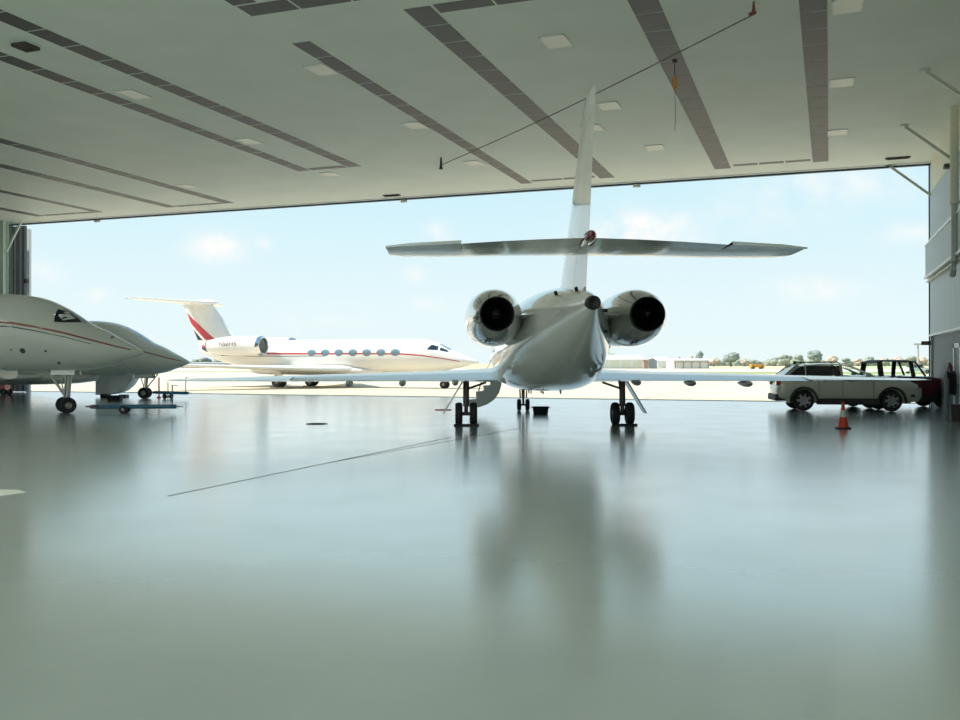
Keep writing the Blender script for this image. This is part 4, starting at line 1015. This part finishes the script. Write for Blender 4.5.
# ------------------------------------------------------------------ sky, sun, camera
w = bpy.data.worlds.new('sky'); scene.world = w; w.use_nodes = True; nt = w.node_tree; N = nt.nodes.new; L = nt.links.new
bg = nt.nodes['Background']; tc = N('ShaderNodeTexCoord'); sep = N('ShaderNodeSeparateXYZ'); L(tc.outputs['Generated'], sep.inputs[0])
rp = N('ShaderNodeValToRGB'); cr = rp.color_ramp
cr.elements[0].position = 0; cr.elements[0].color = (.84,.96,.97,1)
cr.elements[1].position = 1; cr.elements[1].color = (.20,.42,.72,1)
for pos, c in ((.06,(.80,.95,.98)),(.12,(.72,.92,.98)),(.21,(.60,.87,.97)),(.45,(.45,.72,.95))):
    e = cr.elements.new(pos); e.color = (*c, 1)
L(sep.outputs[2], rp.inputs[0])
# clouds: soft puffs in fixed directions, broken up by noise
nz = N('ShaderNodeTexNoise'); nz.inputs['Scale'].default_value = 38; nz.inputs['Detail'].default_value = 6; L(tc.outputs['Generated'], nz.inputs['Vector'])
def m_(op, a, b=None, c=None):
    n = N('ShaderNodeMath'); n.operation = op
    for i, v in enumerate((a, b, c)):
        if v is None: continue
        if isinstance(v, (int, float)): n.inputs[i].default_value = v
        else: L(v, n.inputs[i])
    return n.outputs[0]
def dirv(px, py):
    v = Vector(((px-480)/F, 1, (HZ-py)/F)); v.normalize()
    return Vector((v.x*math.cos(YAW)-v.y*math.sin(YAW), v.x*math.sin(YAW)+v.y*math.cos(YAW), v.z))
clouds = [(219,249,24,14,1.0),(262,243,9,7,.6),(100,296,11,7,.6),(42,273,16,10,.5),(440,233,12,9,.8),(415,274,12,8,.45),(640,232,50,18,.95),(598,236,22,10,.6),(430,303,24,8,.3),(830,185,80,18,.42),(915,233,22,9,.5),(810,290,34,11,.5),(735,215,90,16,.22),(330,322,60,10,.2)]
tot = None
for px, py, rx, ry, s_ in clouds:
    c = dirv(px, py); ri = Vector((math.cos(YAW), math.sin(YAW), 0))
    sb = N('ShaderNodeVectorMath'); sb.operation = 'SUBTRACT'; L(tc.outputs['Generated'], sb.inputs[0]); sb.inputs[1].default_value = c
    dt = N('ShaderNodeVectorMath'); dt.operation = 'DOT_PRODUCT'; L(sb.outputs[0], dt.inputs[0]); dt.inputs[1].default_value = ri*(F/rx)
    fw = N('ShaderNodeVectorMath'); fw.operation = 'LENGTH'; L(sb.outputs[0], fw.inputs[0])
    dz_ = m_('MULTIPLY', m_('SUBTRACT', sep.outputs[2], c.z), F/ry)
    near = m_('LESS_THAN', fw.outputs['Value'], .5)
    r2 = m_('ADD', m_('POWER', dt.outputs['Value'], 2), m_('POWER', dz_, 2))
    g = m_('MULTIPLY', m_('MULTIPLY', m_('EXPONENT', m_('MULTIPLY', r2, -1)), near), s_)
    tot = g if tot is None else m_('MAXIMUM', tot, g)
nn = m_('MULTIPLY', m_('SUBTRACT', nz.outputs[0], .28), 4.2)
cf = N('ShaderNodeClamp'); L(m_('MULTIPLY', tot, nn), cf.inputs[0])
mx = N('ShaderNodeMix'); mx.data_type = 'RGBA'; L(cf.outputs[0], mx.inputs['Factor']); L(rp.outputs[0], mx.inputs[6]); mx.inputs[7].default_value = (1.0,1.0,.98,1)
L(mx.outputs[2], bg.inputs['Color']); bg.inputs['Strength'].default_value = 1.0

sun = bpy.data.lights.new('sun', 'SUN'); sun.energy = 7.2; sun.angle = R(.6); sun.color = (1,.95,.84)
so = bpy.data.objects.new('sun', sun); COL.objects.link(so)
sd = Vector((-.80,-.22,.95)).normalized(); so.rotation_euler = sd.to_track_quat('Z', 'Y').to_euler()
# unseen fill lamps added behind and above the camera to lift the jets
for x, y in [(x, y) for x in (.7,-6.05,-12.7,-19.3,-26.8,-33) for y in (-8.7,-2.5,3.8,10)]:
    la = bpy.data.lights.new('fill_lamp', 'AREA'); la.energy = 95; la.size = 1.2; la.color = (.96,1,.90)
    lo = bpy.data.objects.new('fill_lamp', la); COL.objects.link(lo); lo.location = (x, y, HC-.08)

cam = bpy.data.cameras.new('camera'); cam.sensor_width = 36; cam.lens = 36*F/960; cam.clip_end = 5000; cam.clip_start = .1
co = bpy.data.objects.new('camera', cam); COL.objects.link(co); co.location = (0,0,CH)
co.rotation_euler = (R(90)+math.atan(3/F), 0, YAW); scene.camera = co
scene.view_settings.view_transform = 'Standard'; scene.view_settings.look = 'None'; scene.view_settings.gamma = 1
scene.view_settings.exposure = 0.0
scene.view_settings.use_curve_mapping = False
scene.cycles.max_bounces = 10; scene.cycles.diffuse_bounces = 6; scene.cycles.use_denoising = True
scene.cycles.sample_clamp_indirect = 6
